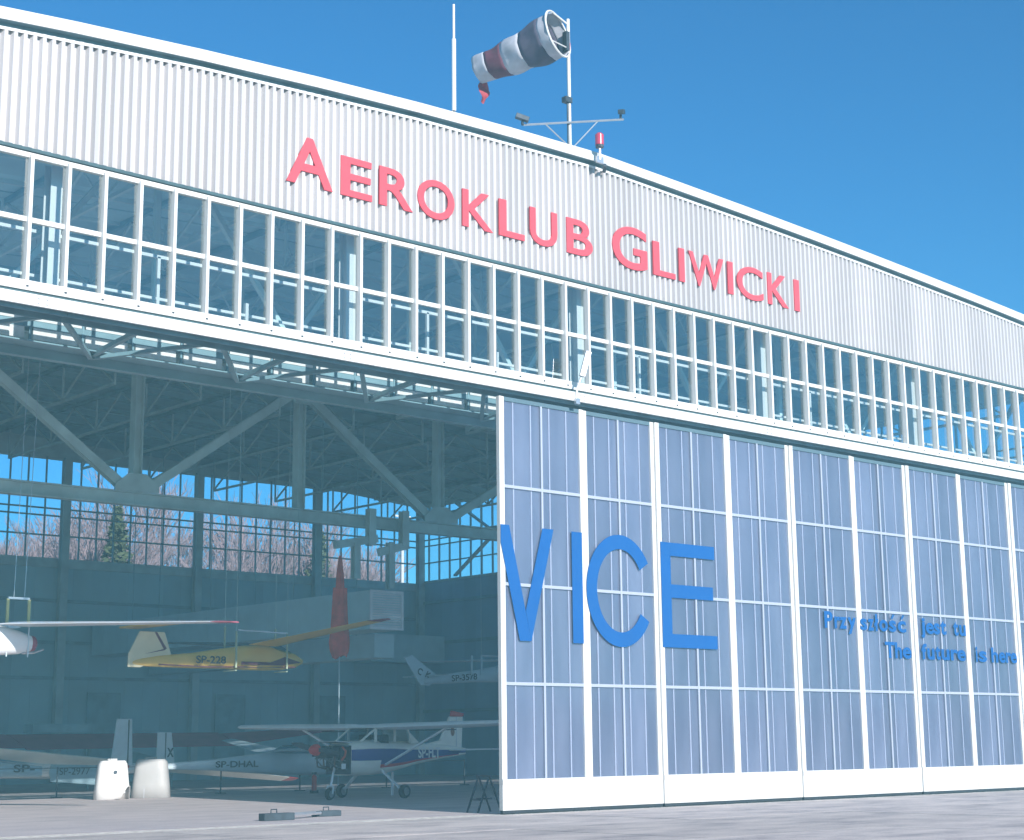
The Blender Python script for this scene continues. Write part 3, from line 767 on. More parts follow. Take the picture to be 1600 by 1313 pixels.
RB = thing('folded_banner', 'tall faded red folded cover on a pole behind the high-wing aeroplane', 'banner', (10.35, 21, 0))
b = MB(); b.tube([(10.37, 20.95, 0), (10.37, 20.95, 5.1)], .025, 8); b.tube([(10.37, 20.95, 0), (10.37, 20.95, .03)], .3, 12); b.build('pole', agrey, RB)
vs = []; prof = [(8.66, .05), (8.36, .09), (7.9, .14), (7.45, .17), (7.44, .27), (6.8, .31), (5.9, .36), (5.4, .44), (5.1, .42), (4.86, .32)]
for z, r in prof:
    for k in range(12):
        a = 2*math.pi*k/12; q = r*(1+.16*math.cos(4*a+z)); vs.append((10.37+math.cos(a)*q, 20.95+math.sin(a)*q*.7, z+(.08*math.sin(3*a) if z < 5.0 else 0)))
b = MB(); b.add(vs, [((i)*12+k, (i+1)*12+k, (i+1)*12+(k+1) % 12, i*12+(k+1) % 12) for i in range(len(prof)-1) for k in range(12)]+[tuple(range(12))])
b.build('red_cover', mat('cover_red', (.80, .13, .10), .8, noise=.25, scale=3), RB, smooth=True)

# ------------------------------------------------------------------ aircraft
def glider(name, label, spine, wings, fin=None, tail=None, mbody=awhite, group='gliders stored in the hangar', nose=None, canopy=None, n=20, mifn=None, mats=None, cat='glider'):
    g = thing(name, label, cat, spine[0][0], group)
    b = MB(); b.loft(spine, n, sq=2.3, mifn=mifn); b.build('fuselage', mats or mbody, g, smooth=True)
    for w in wings:
        a, ca, c, cb, ch, m, tm = w
        a = Vector(a); c = Vector(c)
        t = a.lerp(c, .93); ct = ca+(cb-ca)*.93
        MB().airfoil(a, ca, t, ct, .13, 0, ch).build('wing', m, g, smooth=True)
        MB().airfoil(t.lerp(c, .02), ct, c, cb*.7, .13, 0, ch).build('wing_tip', tm, g, smooth=True)
    if fin: MB().prism(fin[0], fin[1]).build('fin', fin[2], g, bevel=.02)
    if tail: MB().prism(tail[0], tail[1]).build('tailplane', tail[2], g, bevel=.01)
    if nose: MB().loft(nose, 16).build('nose_cap', maroon, g, smooth=True)
    if canopy: MB().loft(canopy, 16).build('canopy', cglass, g, smooth=True)
    return g
# yellow glider hanging, nose to the right
def yg_mi(i, k): return 1 if (i >= 5 and k in (8, 9) and False) else 0
G = glider('glider', 'yellow wooden glider with maroon flashes hanging high, registration SP-228', [
    (Vector((1.25, 20, 4.40)), .04, .12, .10), (Vector((2.2, 20, 4.46)), .10, .20, .18), (Vector((3.5, 20, 4.52)), .17, .27, .26), (Vector((4.6, 20, 4.60)), .24, .36, .33),
    (Vector((5.6, 20, 4.62)), .30, .48, .38), (Vector((6.4, 20, 4.62)), .33, .52, .38), (Vector((7.1, 20, 4.62)), .32, .38, .35), (Vector((7.7, 20, 4.62)), .23, .24, .26), (Vector((8.05, 20, 4.60)), .06, .07, .08)],
    [((6.9, 19.7, 5.12), 1.25, (6.4, 12.6, 5.58), .55, (-1, .05, 0), yellow, maroon), ((6.9, 20.3, 5.12), 1.25, (6.6, 27.2, 5.58), .55, (-1, -.05, 0), mat('wing_underside_shade', (.12, .16, .16), .6), maroon)],  # far wing: its shaded underside is painted as a dark colour
    fin=([(1.10, 19.96, 4.25), (1.55, 19.96, 4.25), (2.75, 19.96, 4.62), (2.45, 19.96, 5.45), (1.50, 19.96, 5.45), (1.12, 19.96, 4.7)], (0, .08, 0), mat('aircraft_cream_yellow', (.85, .74, .50), .45, noise=.08, scale=2)),
    tail=([(1.5, 18.6, 5.62), (2.2, 18.6, 5.62), (2.2, 21.4, 5.62), (1.5, 21.4, 5.62)], (0, 0, .07), yellow), mbody=yellow)
def stripe(par, pts, m, name='stripe', y=None, t=.006):
    MB().prism(pts, (0, t, 0)).build(name, m, par)
mrn = mat('aircraft_maroon', (.16, .035, .06), .45)
b = MB(); b.prism([(5.3, 19.655, 4.52), (6.5, 19.655, 4.52), (7.1, 19.668, 4.72), (7.86, 19.78, 4.55), (7.0, 19.66, 4.42), (5.3, 19.655, 4.42)], (0, .012, 0)); b.build('flash', mrn, G)
b = MB(); b.prism([(2.2, 19.89, 4.34), (4.0, 19.79, 4.30), (7.6, 19.73, 4.36), (7.6, 19.73, 4.40), (4.0, 19.79, 4.34), (2.2, 19.89, 4.38)], (0, .012, 0)); b.build('flash', mrn, G)
b = MB(); b.prism([(2.05, 19.945, 5.44), (2.14, 19.945, 5.44), (2.52, 19.945, 4.90), (2.44, 19.945, 4.84)], (0, .012, 0)); b.prism([(2.44, 19.945, 4.84), (2.50, 19.945, 4.90), (1.7, 19.945, 4.70)], (0, .012, 0)); b.build('flash', mrn, G)
text_on('lettering', 'SP-228', (3.50, 19.66, 4.42), (1, -.04, 0), (0, 0, 1), 1.15, .26, black_t, G, .02)
MB().loft([(Vector((6.75, 20, 4.98)), .20, .06, .1), (Vector((7.1, 20, 4.93)), .24, .22, .1), (Vector((7.45, 20, 4.80)), .20, .16, .1), (Vector((7.7, 20, 4.75)), .08, .04, .1)], 14).build('canopy', cglass, G, smooth=True)
for x in (5.05, 7.15):
    b = MB(); b.bar((x, 19.62, 4.30), (x, 19.62, 5.55), .06, .04); b.bar((x, 20.38, 4.30), (x, 20.38, 5.75), .06, .04); b.bar((x, 19.6, 4.21), (x, 20.4, 4.21), .05, .04)
    b.build('cradle', mat('cradle_paint', (.50, .55, .38), .5), G)
MB().bar((5.1, 19.62, 5.60), (7.15, 19.62, 5.55), .05, .05).build('cradle_bar', alu, G)
b = MB()
for x, yy in ((5.05, 19.62), (7.15, 19.62), (5.05, 20.38), (7.15, 20.38)): b.bar((x, yy, 5.6), (x, yy, 15.9), .012, .012)
b.build('suspension_wire', steel, G)
# white glider hanging at the left edge, nose towards us
G = glider('glider', 'white glider hanging at the left with a dark red nose cap and long wing', [
    (Vector((-12.5, 11.4, 4.62)), .12, .16, .16), (Vector((-10.0, 11.6, 4.60)), .26, .32, .34), (Vector((-8.2, 11.7, 4.52)), .32, .42, .42), (Vector((-7.2, 11.8, 4.47)), .33, .38, .44),
    (Vector((-6.6, 11.85, 4.42)), .26, .28, .34), (Vector((-6.25, 11.88, 4.38)), .20, .21, .22)],
    [((-6.35, 11.6, 4.82), 1.1, (-4.06, 5.0, 4.60), .45, (-1, -.25, 0), awhite, maroon), ((-6.35, 12.2, 4.82), 1.1, (-7.2, 19.5, 5.0), .45, (-1, .1, 0), awhite, maroon)],
    nose=[(Vector((-6.25, 11.88, 4.38)), .215, .22, .22), (Vector((-6.12, 11.89, 4.37)), .19, .20, .20), (Vector((-6.04, 11.9, 4.37)), .08, .08, .08)])
b = MB(); b.tube([Vector((-6.5, 11.75, 4.10)), Vector((-6.2, 11.7, 4.12)), Vector((-5.9, 11.75, 4.22))], .03, 6); b.build('tow_hook', alu, G)
ff = mat('frame_yellow', (.55, .52, .24), .5)
for x in (-6.98, -6.38):
    b = MB(); b.bar((x, 11.7, 4.9), (x, 11.7, 5.52), .07, .05); b.build('hanging_frame', ff, G)
    MB().bar((x, 11.65, 4.0), (x, 11.65, 4.9), .03, .03).build('hanging_strap', agrey, G)
MB().bar((-6.98, 11.7, 5.54), (-6.38, 11.7, 5.54), .06, .06).build('hanging_frame', alu, G)
b = MB(); b.bar((-6.82, 11.7, 5.56), (-6.65, 11.7, 15.9), .014, .014); b.bar((-6.52, 11.7, 5.56), (-6.30, 11.7, 15.9), .014, .014); b.build('suspension_wire', alu, G)
# white glider hanging at the right, tail in view
G = glider('glider', 'pale glider hanging beside the door edge with swept fin towards us', [
    (Vector((13.5, 20, 3.98)), .05, .14, .12), (Vector((14.6, 20, 4.08)), .11, .20, .18), (Vector((16.0, 20, 4.20)), .16, .24, .22), (Vector((17.6, 20, 4.34)), .26, .36, .34), (Vector((19.2, 20, 4.46)), .32, .42, .40), (Vector((20.6, 20, 4.44)), .24, .26, .28), (Vector((21.2, 20, 4.4)), .06, .06, .06)],
    [((19.0, 19.7, 4.90), 1.1, (18.8, 13.6, 5.10), .5, (-1, 0, 0), awhite, maroon), ((19.0, 20.3, 4.90), 1.1, (18.8, 26.5, 5.1), .5, (-1, 0, 0), awhite, maroon)],
    fin=([(13.35, 19.97, 3.83), (13.75, 19.97, 3.80), (14.35, 19.97, 4.12), (13.6, 19.97, 4.55), (12.95, 19.97, 4.95), (12.55, 19.97, 4.85)], (0, .06, 0), agrey),
    tail=([(13.6, 18.6, 4.16), (14.3, 18.9, 4.20), (14.3, 21.1, 4.20), (13.6, 21.4, 4.16)], (0, 0, .05), agrey), mbody=agrey)
text_on('lettering', 'SP-3578', (14.75, 19.80, 3.98), (1, -.03, .08), (-.08, 0, 1), 1.25, .24, black_t, G, .015)
text_on('lettering', 'C', (13.15, 19.955, 4.28), (.9, 0, -.5), (.5, 0, .9), .22, .26, black_t, G, .02)
text_on('lettering', 'K', (13.55, 19.955, 4.15), (.9, 0, -.5), (.5, 0, .9), .22, .26, black_t, G, .02)
GR = G
for x in (15.7, 16.2):
    MB().bar((x, 19.75, 4.25), (x, 19.75, 5.0), .07, .05).build('cradle', agrey, G)
MB().bar((16.2, 19.75, 5.0), (20.0, 19.75, 5.0), .05, .05).build('cradle_bar', alu, G)
b = MB()
for x in (16.2, 20.0): b.bar((x, 19.75, 5.0), (x, 19.75, 15.2), .012, .012)
b.build('suspension_wire', steel, G)
GR.location += Vector((2.93, 3.55, .19)); GR.scale = (1.07, 1.07, 1.07)
# glider on the floor with tall pale fin behind the cowlings
G = glider('glider', 'cream glider on the floor at left, tall pale fin behind the cowlings', [
    (Vector((-3.0, 30.6, .80)), .10, .12, .12), (Vector((-1.4, 30.3, .90)), .28, .34, .34), (Vector((.2, 30.0, .92)), .32, .40, .36), (Vector((2.0, 29.6, .84)), .26, .30, .28), (Vector((4.2, 29.3, .80)), .17, .22, .20), (Vector((5.6, 29.1, .80)), .10, .16, .15), (Vector((6.3, 29.0, .82)), .05, .12, .10)],
    [((5.0, 28.4, 1.20), 1.2, (-4.2, 28.3, 2.12), .7, (0, 1, -.35), cream, cream), ((.9, 30.6, 1.25), 1.0, (1.2, 38, 1.7), .5, (-1, 0, 0), cream, acred)],
    fin=([(5.40, 28.96, .95), (6.35, 28.96, .95), (6.27, 28.96, 2.74), (5.62, 28.96, 2.74)], (0, .08, 0), mat('fin_pale_blue', (.78, .84, .88), .35, noise=.06)),
    canopy=[(Vector((-1.8, 30.38, 1.12)), .12, .04, .1), (Vector((-1.2, 30.28, 1.2)), .24, .20, .1), (Vector((-.5, 30.15, 1.24)), .25, .18, .1), (Vector((0, 30.05, 1.26)), .1, .04, .1)])
MB().box(6.10, 6.14, 28.94, 28.958, .97, 2.7).build('rudder_gap', dark, G)
b = MB(); b.loft([(Vector((2.70, 28.6, .76)), .02, .02, .02), (Vector((2.76, 28.6, .76)), .04, .30, .34), (Vector((4.8, 28.6, .62)), .2, .38, .38)], 14); b.build('tail_boom', mat('aircraft_pale_blue2', (.36, .50, .56), .35, noise=.06), G, smooth=True)
text_on('lettering', 'SP-2977', (3.05, 28.48, .66), (1, -.07, 0), (0, 0, 1), 1.2, .26, black_t, G, .0)
# wing whose red tip ends beside the extinguisher
G = glider('glider', 'white glider with X on its short fin, wing running towards the red extinguisher', [
    (Vector((1.0, 31.4, .75)), .2, .25, .2), (Vector((3.2, 30.2, .80)), .28, .36, .32), (Vector((5.2, 29.8, .80)), .24, .28, .26), (Vector((7.4, 29.4, .85)), .10, .16, .15), (Vector((8.3, 29.2, .86)), .05, .1, .1)],
    [((7.4, 28.5, 1.02), 1.0, (13.9, 28.7, .32), .5, (-.2, 1, -.3), cream, acred), ((4.2, 30.6, 1.12), 1.0, (2.5, 38.0, 1.7), .45, (-1, 0, 0), awhite, acred)],
    fin=([(7.5, 29.16, .95), (8.32, 29.16, .95), (8.15, 29.16, 2.22), (7.52, 29.16, 2.22)], (0, .07, 0), awhite))
text_on('lettering', 'X', (7.94, 29.14, 1.25), (1, 0, 0), (0, 0, 1), .30, .36, black_t, G, .03)
MB().box(7.86, 7.89, 29.14, 29.158, .97, 2.2).build('rudder_gap', dark, G)
# grey-blue two seater behind the high-wing aeroplane
G = glider('glider', 'blue-grey two-seat glider with long canopy just behind the uncowled engine', [
    (Vector((2.6, 20.0, 1.0)), .06, .10, .10), (Vector((4.4, 20.0, 1.02)), .12, .19, .18), (Vector((6.0, 20.0, 1.02)), .22, .34, .30), (Vector((7.2, 20.0, 1.02)), .32, .46, .38), (Vector((8.6, 20.0, 1.0)), .33, .44, .40), (Vector((9.8, 20.0, .95)), .26, .30, .30), (Vector((10.6, 20.0, .9)), .08, .1, .1)],
    [((7.6, 19.7, 1.45), 1.1, (7.9, 17.6, 1.5), .8, (-1, .2, 0), agrey, agrey), ((7.6, 20.4, 1.45), 1.1, (9.8, 27.2, 1.9), .6, (-1, .3, 0), agrey, agrey)],
    mbody=agrey, canopy=[(Vector((6.7, 20, 1.36)), .10, .04, .1), (Vector((7.3, 20, 1.42)), .26, .24, .1), (Vector((8.4, 20, 1.42)), .28, .25, .1), (Vector((9.3, 20, 1.2)), .20, .12, .1)])
text_on('lettering', 'SP-DHAL', (4.45, 19.80, .93), (1, -.06, 0), (0, 0, 1), 1.65, .22, black_t, G, .02)

# maroon-winged vintage aircraft
MR = thing('glider', 'vintage glider with broad maroon wings lying across the back of the hangar', 'glider', (0, 29, 0), 'gliders stored in the hangar')
MB().airfoil((-7.2, 33.2, 2.25), 1.9, (2.8, 33.0, 2.15), 1.8, .10, 0, (.1, -.98, -.28)).build('wing', maroon, MR, smooth=True)
MB().airfoil((2.9, 33.0, 2.15), 1.8, (12.2, 32.6, 2.2), 1.7, .10, 0, (.1, -.98, -.32)).build('wing', maroon, MR, smooth=True)
MB().airfoil((12.3, 32.6, 2.15), 1.6, (17.6, 32.0, 2.45), .6, .10, 0, (.1, -.98, -.28)).build('wing_tip', maroon, MR, smooth=True)
MB().loft([(Vector((9.2, 40.5, .8)), .06, .1, .1), (Vector((9.3, 37.0, .9)), .2, .3, .3), (Vector((9.4, 34.6, 1.0)), .32, .5, .5), (Vector((9.5, 32.9, .95)), .22, .3, .3), (Vector((9.5, 32.4, .9)), .05, .08, .08)], 14).build('fuselage', steeld, MR, smooth=True)
MB().box(3.9, 6.5, 32.6, 33.4, 2.25, 2.6).build('wing_support', steeld, MR)
b = MB()
for x in (-6.5, -2.5, 6.2, 10.0): b.bar((x, 32.3, 0), (x, 32.3, 1.9), .08, .08)
b.build('trestle_leg', steeld, MR)
# small glider nose at far left
G = glider('glider', 'blue-white glider parked far left behind the barrier rope, nose out of view', [
    (Vector((-4.5, 31.2, .75)), .2, .25, .2), (Vector((-2.8, 31.0, .92)), .34, .45, .42), (Vector((-1.2, 30.8, .95)), .34, .46, .42), (Vector((.8, 29.2, .90)), .26, .30, .28), (Vector((2.4, 28.6, .80)), .14, .20, .2)],
    [((-1.6, 31.3, 1.35), 1.1, (-3.8, 39.5, 1.85), .5, (-1, 0, 0), awhite, awhite)], mbody=mat('aircraft_pale_blue', (.40, .54, .62), .35, noise=.06, coat=.3),
    canopy=[(Vector((-3.6, 31.05, 1.2)), .12, .04, .1), (Vector((-2.8, 31.0, 1.3)), .26, .26, .1), (Vector((-1.9, 30.9, 1.3)), .26, .24, .1), (Vector((-1.3, 30.8, 1.36)), .1, .04, .1)])
text_on('lettering', 'SP-', (1.35, 28.72, .78), (1, -.37, 0), (0, 0, 1), .75, .28, black_t, G, .02)

# high-wing aeroplane, built along local x (nose at 0, tail at +8) then turned
PL = thing('light_aeroplane', 'white and blue high-wing aeroplane SP-FLT with bare engine and red spinner', 'aeroplane', (2.95, 12.1, 0))
PL.rotation_euler = (0, 0, R_(15)); PL.scale = (1.05, 1, 1)
bpy.context.view_layer.update()
PI_ = Matrix.Identity(4)
def pp(b, name, m, smooth=False, bevel=0, label=None, par=None):
    o = b.build(name, m, None, smooth=smooth, bevel=bevel, label=label); o.parent = par or PL; return o
# fuselage sections: x, centre z, half width, up, down
secs = [(1.35, 1.38, .50, .34, .66), (1.7, 1.38, .53, .38, .68), (2.2, 1.38, .55, .42, .69), (2.7, 1.38, .55, .42, .68), (3.4, 1.38, .54, .40, .63), (4.0, 1.36, .48, .37, .52), (4.8, 1.36, .36, .33, .38), (5.6, 1.36, .26, .30, .28), (6.5, 1.37, .17, .25, .20), (7.3, 1.38, .08, .18, .14), (7.75, 1.38, .04, .12, .10)]
NK = 32
def fus_mi(i, k):
    a = 360*(k+.5)/NK                        # 0 = one side, 90 = top, 180 = other side
    d = min(abs(a-0), abs(a-360), abs(a-180))
    lowside = a > 180
    if d < 12 or (d < 24 and lowside and i >= 3 and i < 9) : return 1
    if lowside and ((d < 24 and i < 3) or (24 <= d < 36 and 3 <= i < 9)): return 2 if (d < 14 or (i >= 3 and d < 30)) else 0
    return 0
b = MB(); b.loft([(Vector((x, 0, z)), w, u, d) for x, z, w, u, d in secs], NK, sq=2.9, mifn=fus_mi)
pp(b, 'fuselage', [cream, acblue, acred], smooth=True)
b = MB(); b.prism([(1.30, -.47, .76), (1.30, .47, .76), (1.30, .48, 1.62), (1.30, -.48, 1.62)], (.05, 0, 0)); pp(b, 'firewall', darkm)
b = MB(); b.add([(.72, -.42, 1.74), (1.34, -.50, 1.70), (1.34, .50, 1.70), (.72, .42, 1.74), (.72, -.42, 1.76), (1.34, -.50, 1.72), (1.34, .50, 1.72), (.72, .42, 1.76)], [(3,2,1,0),(4,5,6,7),(0,1,5,4),(1,2,6,5),(2,3,7,6),(3,0,4,7)]); pp(b, 'cowling_top', alu)
# cabin: pillars, glass, roof
wsx = (1.95, 2.55); cab = MB()
cab.bar((1.75, -.50, 1.74), (2.45, -.52, 2.14), .05, .05); cab.bar((1.75, .50, 1.74), (2.45, .52, 2.14), .05, .05)
cab.bar((2.42, -.54, 1.72), (2.42, -.54, 2.14), .09, .05); cab.bar((3.35, -.54, 1.72), (3.35, -.54, 2.14), .07, .05); cab.bar((4.25, -.45, 1.68), (4.0, -.50, 2.12), .10, .05)
cab.bar((2.42, .54, 1.72), (2.42, .54, 2.14), .09, .05); cab.bar((3.35, .54, 1.72), (3.35, .54, 2.14), .07, .05); cab.bar((4.25, .45, 1.68), (4.0, .50, 2.12), .10, .05)
pp(cab, 'cabin_pillar', cream)
b = MB(); b.add([(4.05, -.46, 2.12), (4.05, .46, 2.12), (5.0, .22, 1.68), (5.0, -.22, 1.68), (4.3, -.44, 1.66), (4.3, .44, 1.66)], [(0,3,2,1), (0,4,3), (1,2,5)]); pp(b, 'rear_deck', cream)
for x0, x1 in ((2.47, 3.30), (3.40, 4.08)):
    for s in (-1, 1):
        pp(MB().add([(x0, s*.535, 1.74), (x1, s*.52, 1.74), (x1, s*.52, 2.12), (x0, s*.535, 2.12)], [(0,1,2,3)]), 'side_window', cglass)
pp(MB().add([(1.78, -.48, 1.76), (1.78, .48, 1.76), (2.44, .5, 2.13), (2.44, -.5, 2.13)], [(0,1,2,3)]), 'windscreen', cglass)
for s in (-1, 1):
    b = MB(); b.box(2.75, 3.2, s*.25-.2, s*.25+.2, 1.45, 1.95); pp(b, 'seat', dark, bevel=.04)
# wing: two halves and centre
prof_m = mat('wing_white', (.86, .88, .90), .35, noise=.05, coat=.3)
for s in (-1, 1):
    b = MB(); b.airfoil((2.30, s*.60, 2.16), 1.62, (2.40, s*3.0, 2.19), 1.62, .13, 0, (1, 0, -.03)); b.airfoil((2.40, s*3.002, 2.19), 1.62, (2.62, s*5.45, 2.24), 1.15, .13, 0, (1, 0, -.03))
    pp(b, 'wing', prof_m, smooth=True)
    pp(MB().bar((2.95, s*.50, 1.02), (2.95, s*2.9, 2.14), .10, .05), 'wing_strut', awhite)
    pp(MB().box(3.62, 3.66, min(s*.9, s*2.7), max(s*.9, s*2.7), 2.06, 2.09), 'flap_track', darkm)
pp(MB().add([(2.30, -.598, 2.16), (2.30, .598, 2.16), (3.92, .598, 2.12), (3.92, -.598, 2.12), (2.42, -.598, 2.26), (2.42, .598, 2.26), (3.4, .598, 2.28), (3.4, -.598, 2.28)], [(3,2,1,0),(4,5,6,7),(0,1,5,4),(2,3,7,6)]), 'cabin_roof', prof_m)
# tail
pp(MB().prism([(5.5, -.045, 1.64), (6.35, -.045, 1.76), (6.88, -.045, 2.55), (7.60, -.045, 2.55), (7.50, -.045, 1.30), (7.1, -.045, 1.30)], (0, .09, 0)), 'fin', cream, bevel=.02)
pp(MB().prism([(6.96, -.05, 2.552), (7.60, -.05, 2.552), (7.64, -.05, 2.66), (7.02, -.05, 2.74)], (0, .10, 0)), 'fin_cap', acred)
pp(MB().box(7.20, 7.22, -.052, .052, 1.35, 2.54), 'rudder_gap', greyw)
b = MB(); 
for k in range(10):
    pass
b.prism([(7.0+.11*math.cos(a), -.055, 2.05+.15*math.sin(a)) for a in [2*math.pi*k/12 for k in range(12)]], (0, .006, 0)); pp(b, 'emblem', mat('emblem_brown', (.35, .16, .10), .5, noise=.4, scale=14))
for s in (-1, 1): pp(MB().add([(6.65, s*.08, 1.42), (7.45, s*.08, 1.42), (7.45, s*1.7, 1.44), (6.95, s*1.7, 1.44), (6.65, s*.08, 1.48), (7.45, s*.08, 1.46), (7.45, s*1.7, 1.47), (6.95, s*1.7, 1.48)], [(3,2,1,0),(4,5,6,7),(0,1,5,4),(1,2,6,5),(2,3,7,6),(3,0,4,7)]), 'tailplane', prof_m)
vs, fs = text_mesh('SP-FLT', 1.35, .34, .03, 0)
pp(MB().add([(4.62+x, -.475+x*.118, 1.20+y) for x, y, z in vs], fs), 'lettering', white_t)
# engine
b = MB(); b.box(.55, 1.28, -.22, .22, 1.24, 1.62); b.box(.38, .56, -.14, .14, 1.34, 1.58); pp(b, 'crankcase', darkm, bevel=.02)
for s in (-1, 1):
    for x in (.62, .92):
        b = MB()
        for q in range(6): b.box(x, x+.24, min(s*(.225+q*.035), s*(.225+q*.035+.022)), max(s*(.225+q*.035), s*(.225+q*.035+.022)), 1.30, 1.56)
        b.box(x+.04, x+.2, min(s*.22, s*.42), max(s*.22, s*.42), 1.34, 1.52); pp(b, 'cylinder', darkm)
        pp(MB().tube([(x+.12, s*.36, 1.30), (x+.14, s*.34, 1.0), (x+.4, s*.2, .92)], .03, 6), 'exhaust_pipe', mat('exhaust_steel', (.16, .13, .12), .4, metal=.8))
pp(MB().tube([(1.0, -.40, 1.18), (1.08, -.46, 1.30), (1.12, -.46, 1.46), (1.02, -.40, 1.58)], .035, 8), 'red_hose', mat('hose_red', (.60, .10, .05), .5), smooth=True)
pp(MB().box(1.02, 1.14, -.45, -.38, .92, 1.08), 'oil_filter', awhite)
b = MB(); b.tube([(.5, -.2, 1.25), (.9, -.3, 1.02), (1.3, -.35, .9)], .02, 6); b.tube([(.5, .2, 1.25), (.9, .3, 1.02), (1.3, .35, .9)], .02, 6); b.tube([(.6, -.3, 1.66), (1.3, -.4, 1.6)], .025, 6)
for q in range(7): b.tube([(.5+random.random()*.3, random.uniform(-.4, .4), 1.2+random.random()*.4), (.9, random.uniform(-.4, .4), .95+random.random()*.6), (1.28, random.uniform(-.4, .4), 1.0+random.random()*.6)], .014, 5)
pp(b, 'engine_pipes', mat('engine_grey', (.22, .26, .28), .4, metal=.5))
pp(MB().tube([(.0, 0, 1.5), (.03, 0, 1.5), (.12, 0, 1.5), (.24, 0, 1.5), (.33, 0, 1.5)], [.01, .05, .12, .17, .18], 16), 'spinner', red, smooth=True)
b = MB()
for s in (-1, 1):
    b.prism([(.24, s*.12, 1.46), (.24, s*.12, 1.56), (.27, s*.55, 1.62+s*.10), (.27, s*.93, 1.58+s*.16), (.27, s*.93, 1.52+s*.16), (.27, s*.5, 1.44+s*.08)], (.03, 0, 0))
pp(b, 'propeller_blade', darkm)
# landing gear
def wheel(name, x, y, r, w):
    wh = bpy.data.objects.new(name, None); COL.objects.link(wh); wh.parent = PL; wh.location = (x, y, r)
    N = 20; vs = []; pr = [(-w/2, r*.62), (-w/2, r*.9), (-w*.3, r), (w*.3, r), (w/2, r*.9), (w/2, r*.62)]
    for yy, rr in pr:
        for k in range(N): a = 2*math.pi*k/N; vs.append((rr*math.cos(a), yy, rr*math.sin(a)))
    fs = [(i*N+k, i*N+(k+1) % N, (i+1)*N+(k+1) % N, (i+1)*N+k) for i in range(5) for k in range(N)]
    o = MB().add(vs, fs).build('tyre', dark, None, smooth=True); o.parent = wh
    vs = [(r*.61*math.cos(2*math.pi*k/N), s*w*.42, r*.61*math.sin(2*math.pi*k/N)) for s in (-1, 1) for k in range(N)]
    o = MB().add(vs, [tuple(range(N)), tuple(range(2*N-1, N-1, -1))]+[(k, N+k, N+(k+1) % N, (k+1) % N) for k in range(N)]).build('rim', mat('rim_grey', (.25, .28, .30), .5, metal=.4), None); o.parent = wh
wheel('wheel', .95, 0, .18, .14)
for s in (-1, 1):
    wheel('wheel', 2.95, s*1.25, .21, .17)
    pp(MB().bar((2.85, s*.42, .86), (2.95, s*1.14, .26), .12, .04), 'gear_leg', awhite)
b = MB(); b.tube([(1.18, 0, 1.05), (.98, 0, .42)], .035, 8); b.bar((.98, -.11, .42), (.95, -.11, .18), .03, .05); b.bar((.98, .11, .42), (.95, .11, .18), .03, .05); b.bar((.98, -.12, .42), (.98, .12, .42), .05, .04)
pp(b, 'nose_strut', awhite)
pp(MB().bar((3.9, 0, .78), (3.9, 0, .05), .06, .06), 'tail_stand_post', awhite)

# ------------------------------------------------------------------ things on the floor
def cowling(loc, rot, label, w, d, h, notch):
    g = thing('engine_cowling', label, 'cowling', loc, 'engine cowlings stood on the floor'); cm_ = cowl if notch else mat('cowling_dimmed_white', (.46, .455, .44), .5, noise=.08, scale=2); g.rotation_euler = (0, 0, rot)  # second white cowling: weaker light on it is put into a greyer colour
    vs = []; N = 28; rows_ = [(0, 1.0), (.35*h, .94), (.7*h, .86), (.92*h, .80), (h, .70)]
    for z, s in rows_:
        for k in range(N):
            a = 2*math.pi*k/N; ca, sa = math.cos(a), math.sin(a); q = 2/3.4
            x = math.copysign(abs(ca)**q, ca)*w/2*s; y = math.copysign(abs(sa)**q, sa)*d/2*s
            zz = z
            if notch and z == 0 and x > w*.18 and y < 0: zz = .34*h*min(1, (x-w*.18)/(w*.22))
            vs.append((x, y, zz))
    b = MB(); b.add(vs, [(i*N+k, i*N+(k+1) % N, (i+1)*N+(k+1) % N, (i+1)*N+k) for i in range(4) for k in range(N)]+[tuple(4*N+k for k in range(N))])
    o = b.build('shell', cm_, None, smooth=True); o.parent = g
    sm = o.modifiers.new('thickness', 'SOLIDIFY'); sm.thickness = .02
    o = MB().box(-w*.16, w*.12, -.12, .10, h+.002, h+.07).build('top_lip', cm_, None, bevel=.02); o.parent = g
    return g
c1 = cowling((.47, 19.6, .0), R_(-20), 'sunlit white engine cowling with a cut-out corner, left of the pair', 1.15, .8, 1.22, True)
o = MB().tube([(.05, -.372, .86), (.05, -.385, .86)], .06, 10).build('oil_door_mark', darkm, None); o.parent = c1
o = MB().bar((.36, -.33, .2), (.30, -.31, 1.12), .05, .03).build('edge_seal', greyw, None); o.parent = c1
c2 = cowling((2.06, 19.9, .0), R_(-38), 'plain white engine cowling without notch, right of the pair', 1.28, .8, 1.25, False)
o = MB().add([(-.17, -.412, 0), (-.155, -.412, 0), (-.155, -.36, .5), (-.17, -.36, .5)], [(0,1,2,3)]).build('seam', greyw, None); o.parent = c2
b = MB(); b.tube([(1.22, 20.6, .82), (1.26, 20.2, .95), (1.45, 20.4, 1.02)], .06, 8)
o = b.build('red_cover_flag', red, None, smooth=True); tag(o, 'small red cloth cover hanging between the two white cowlings', 'cover')
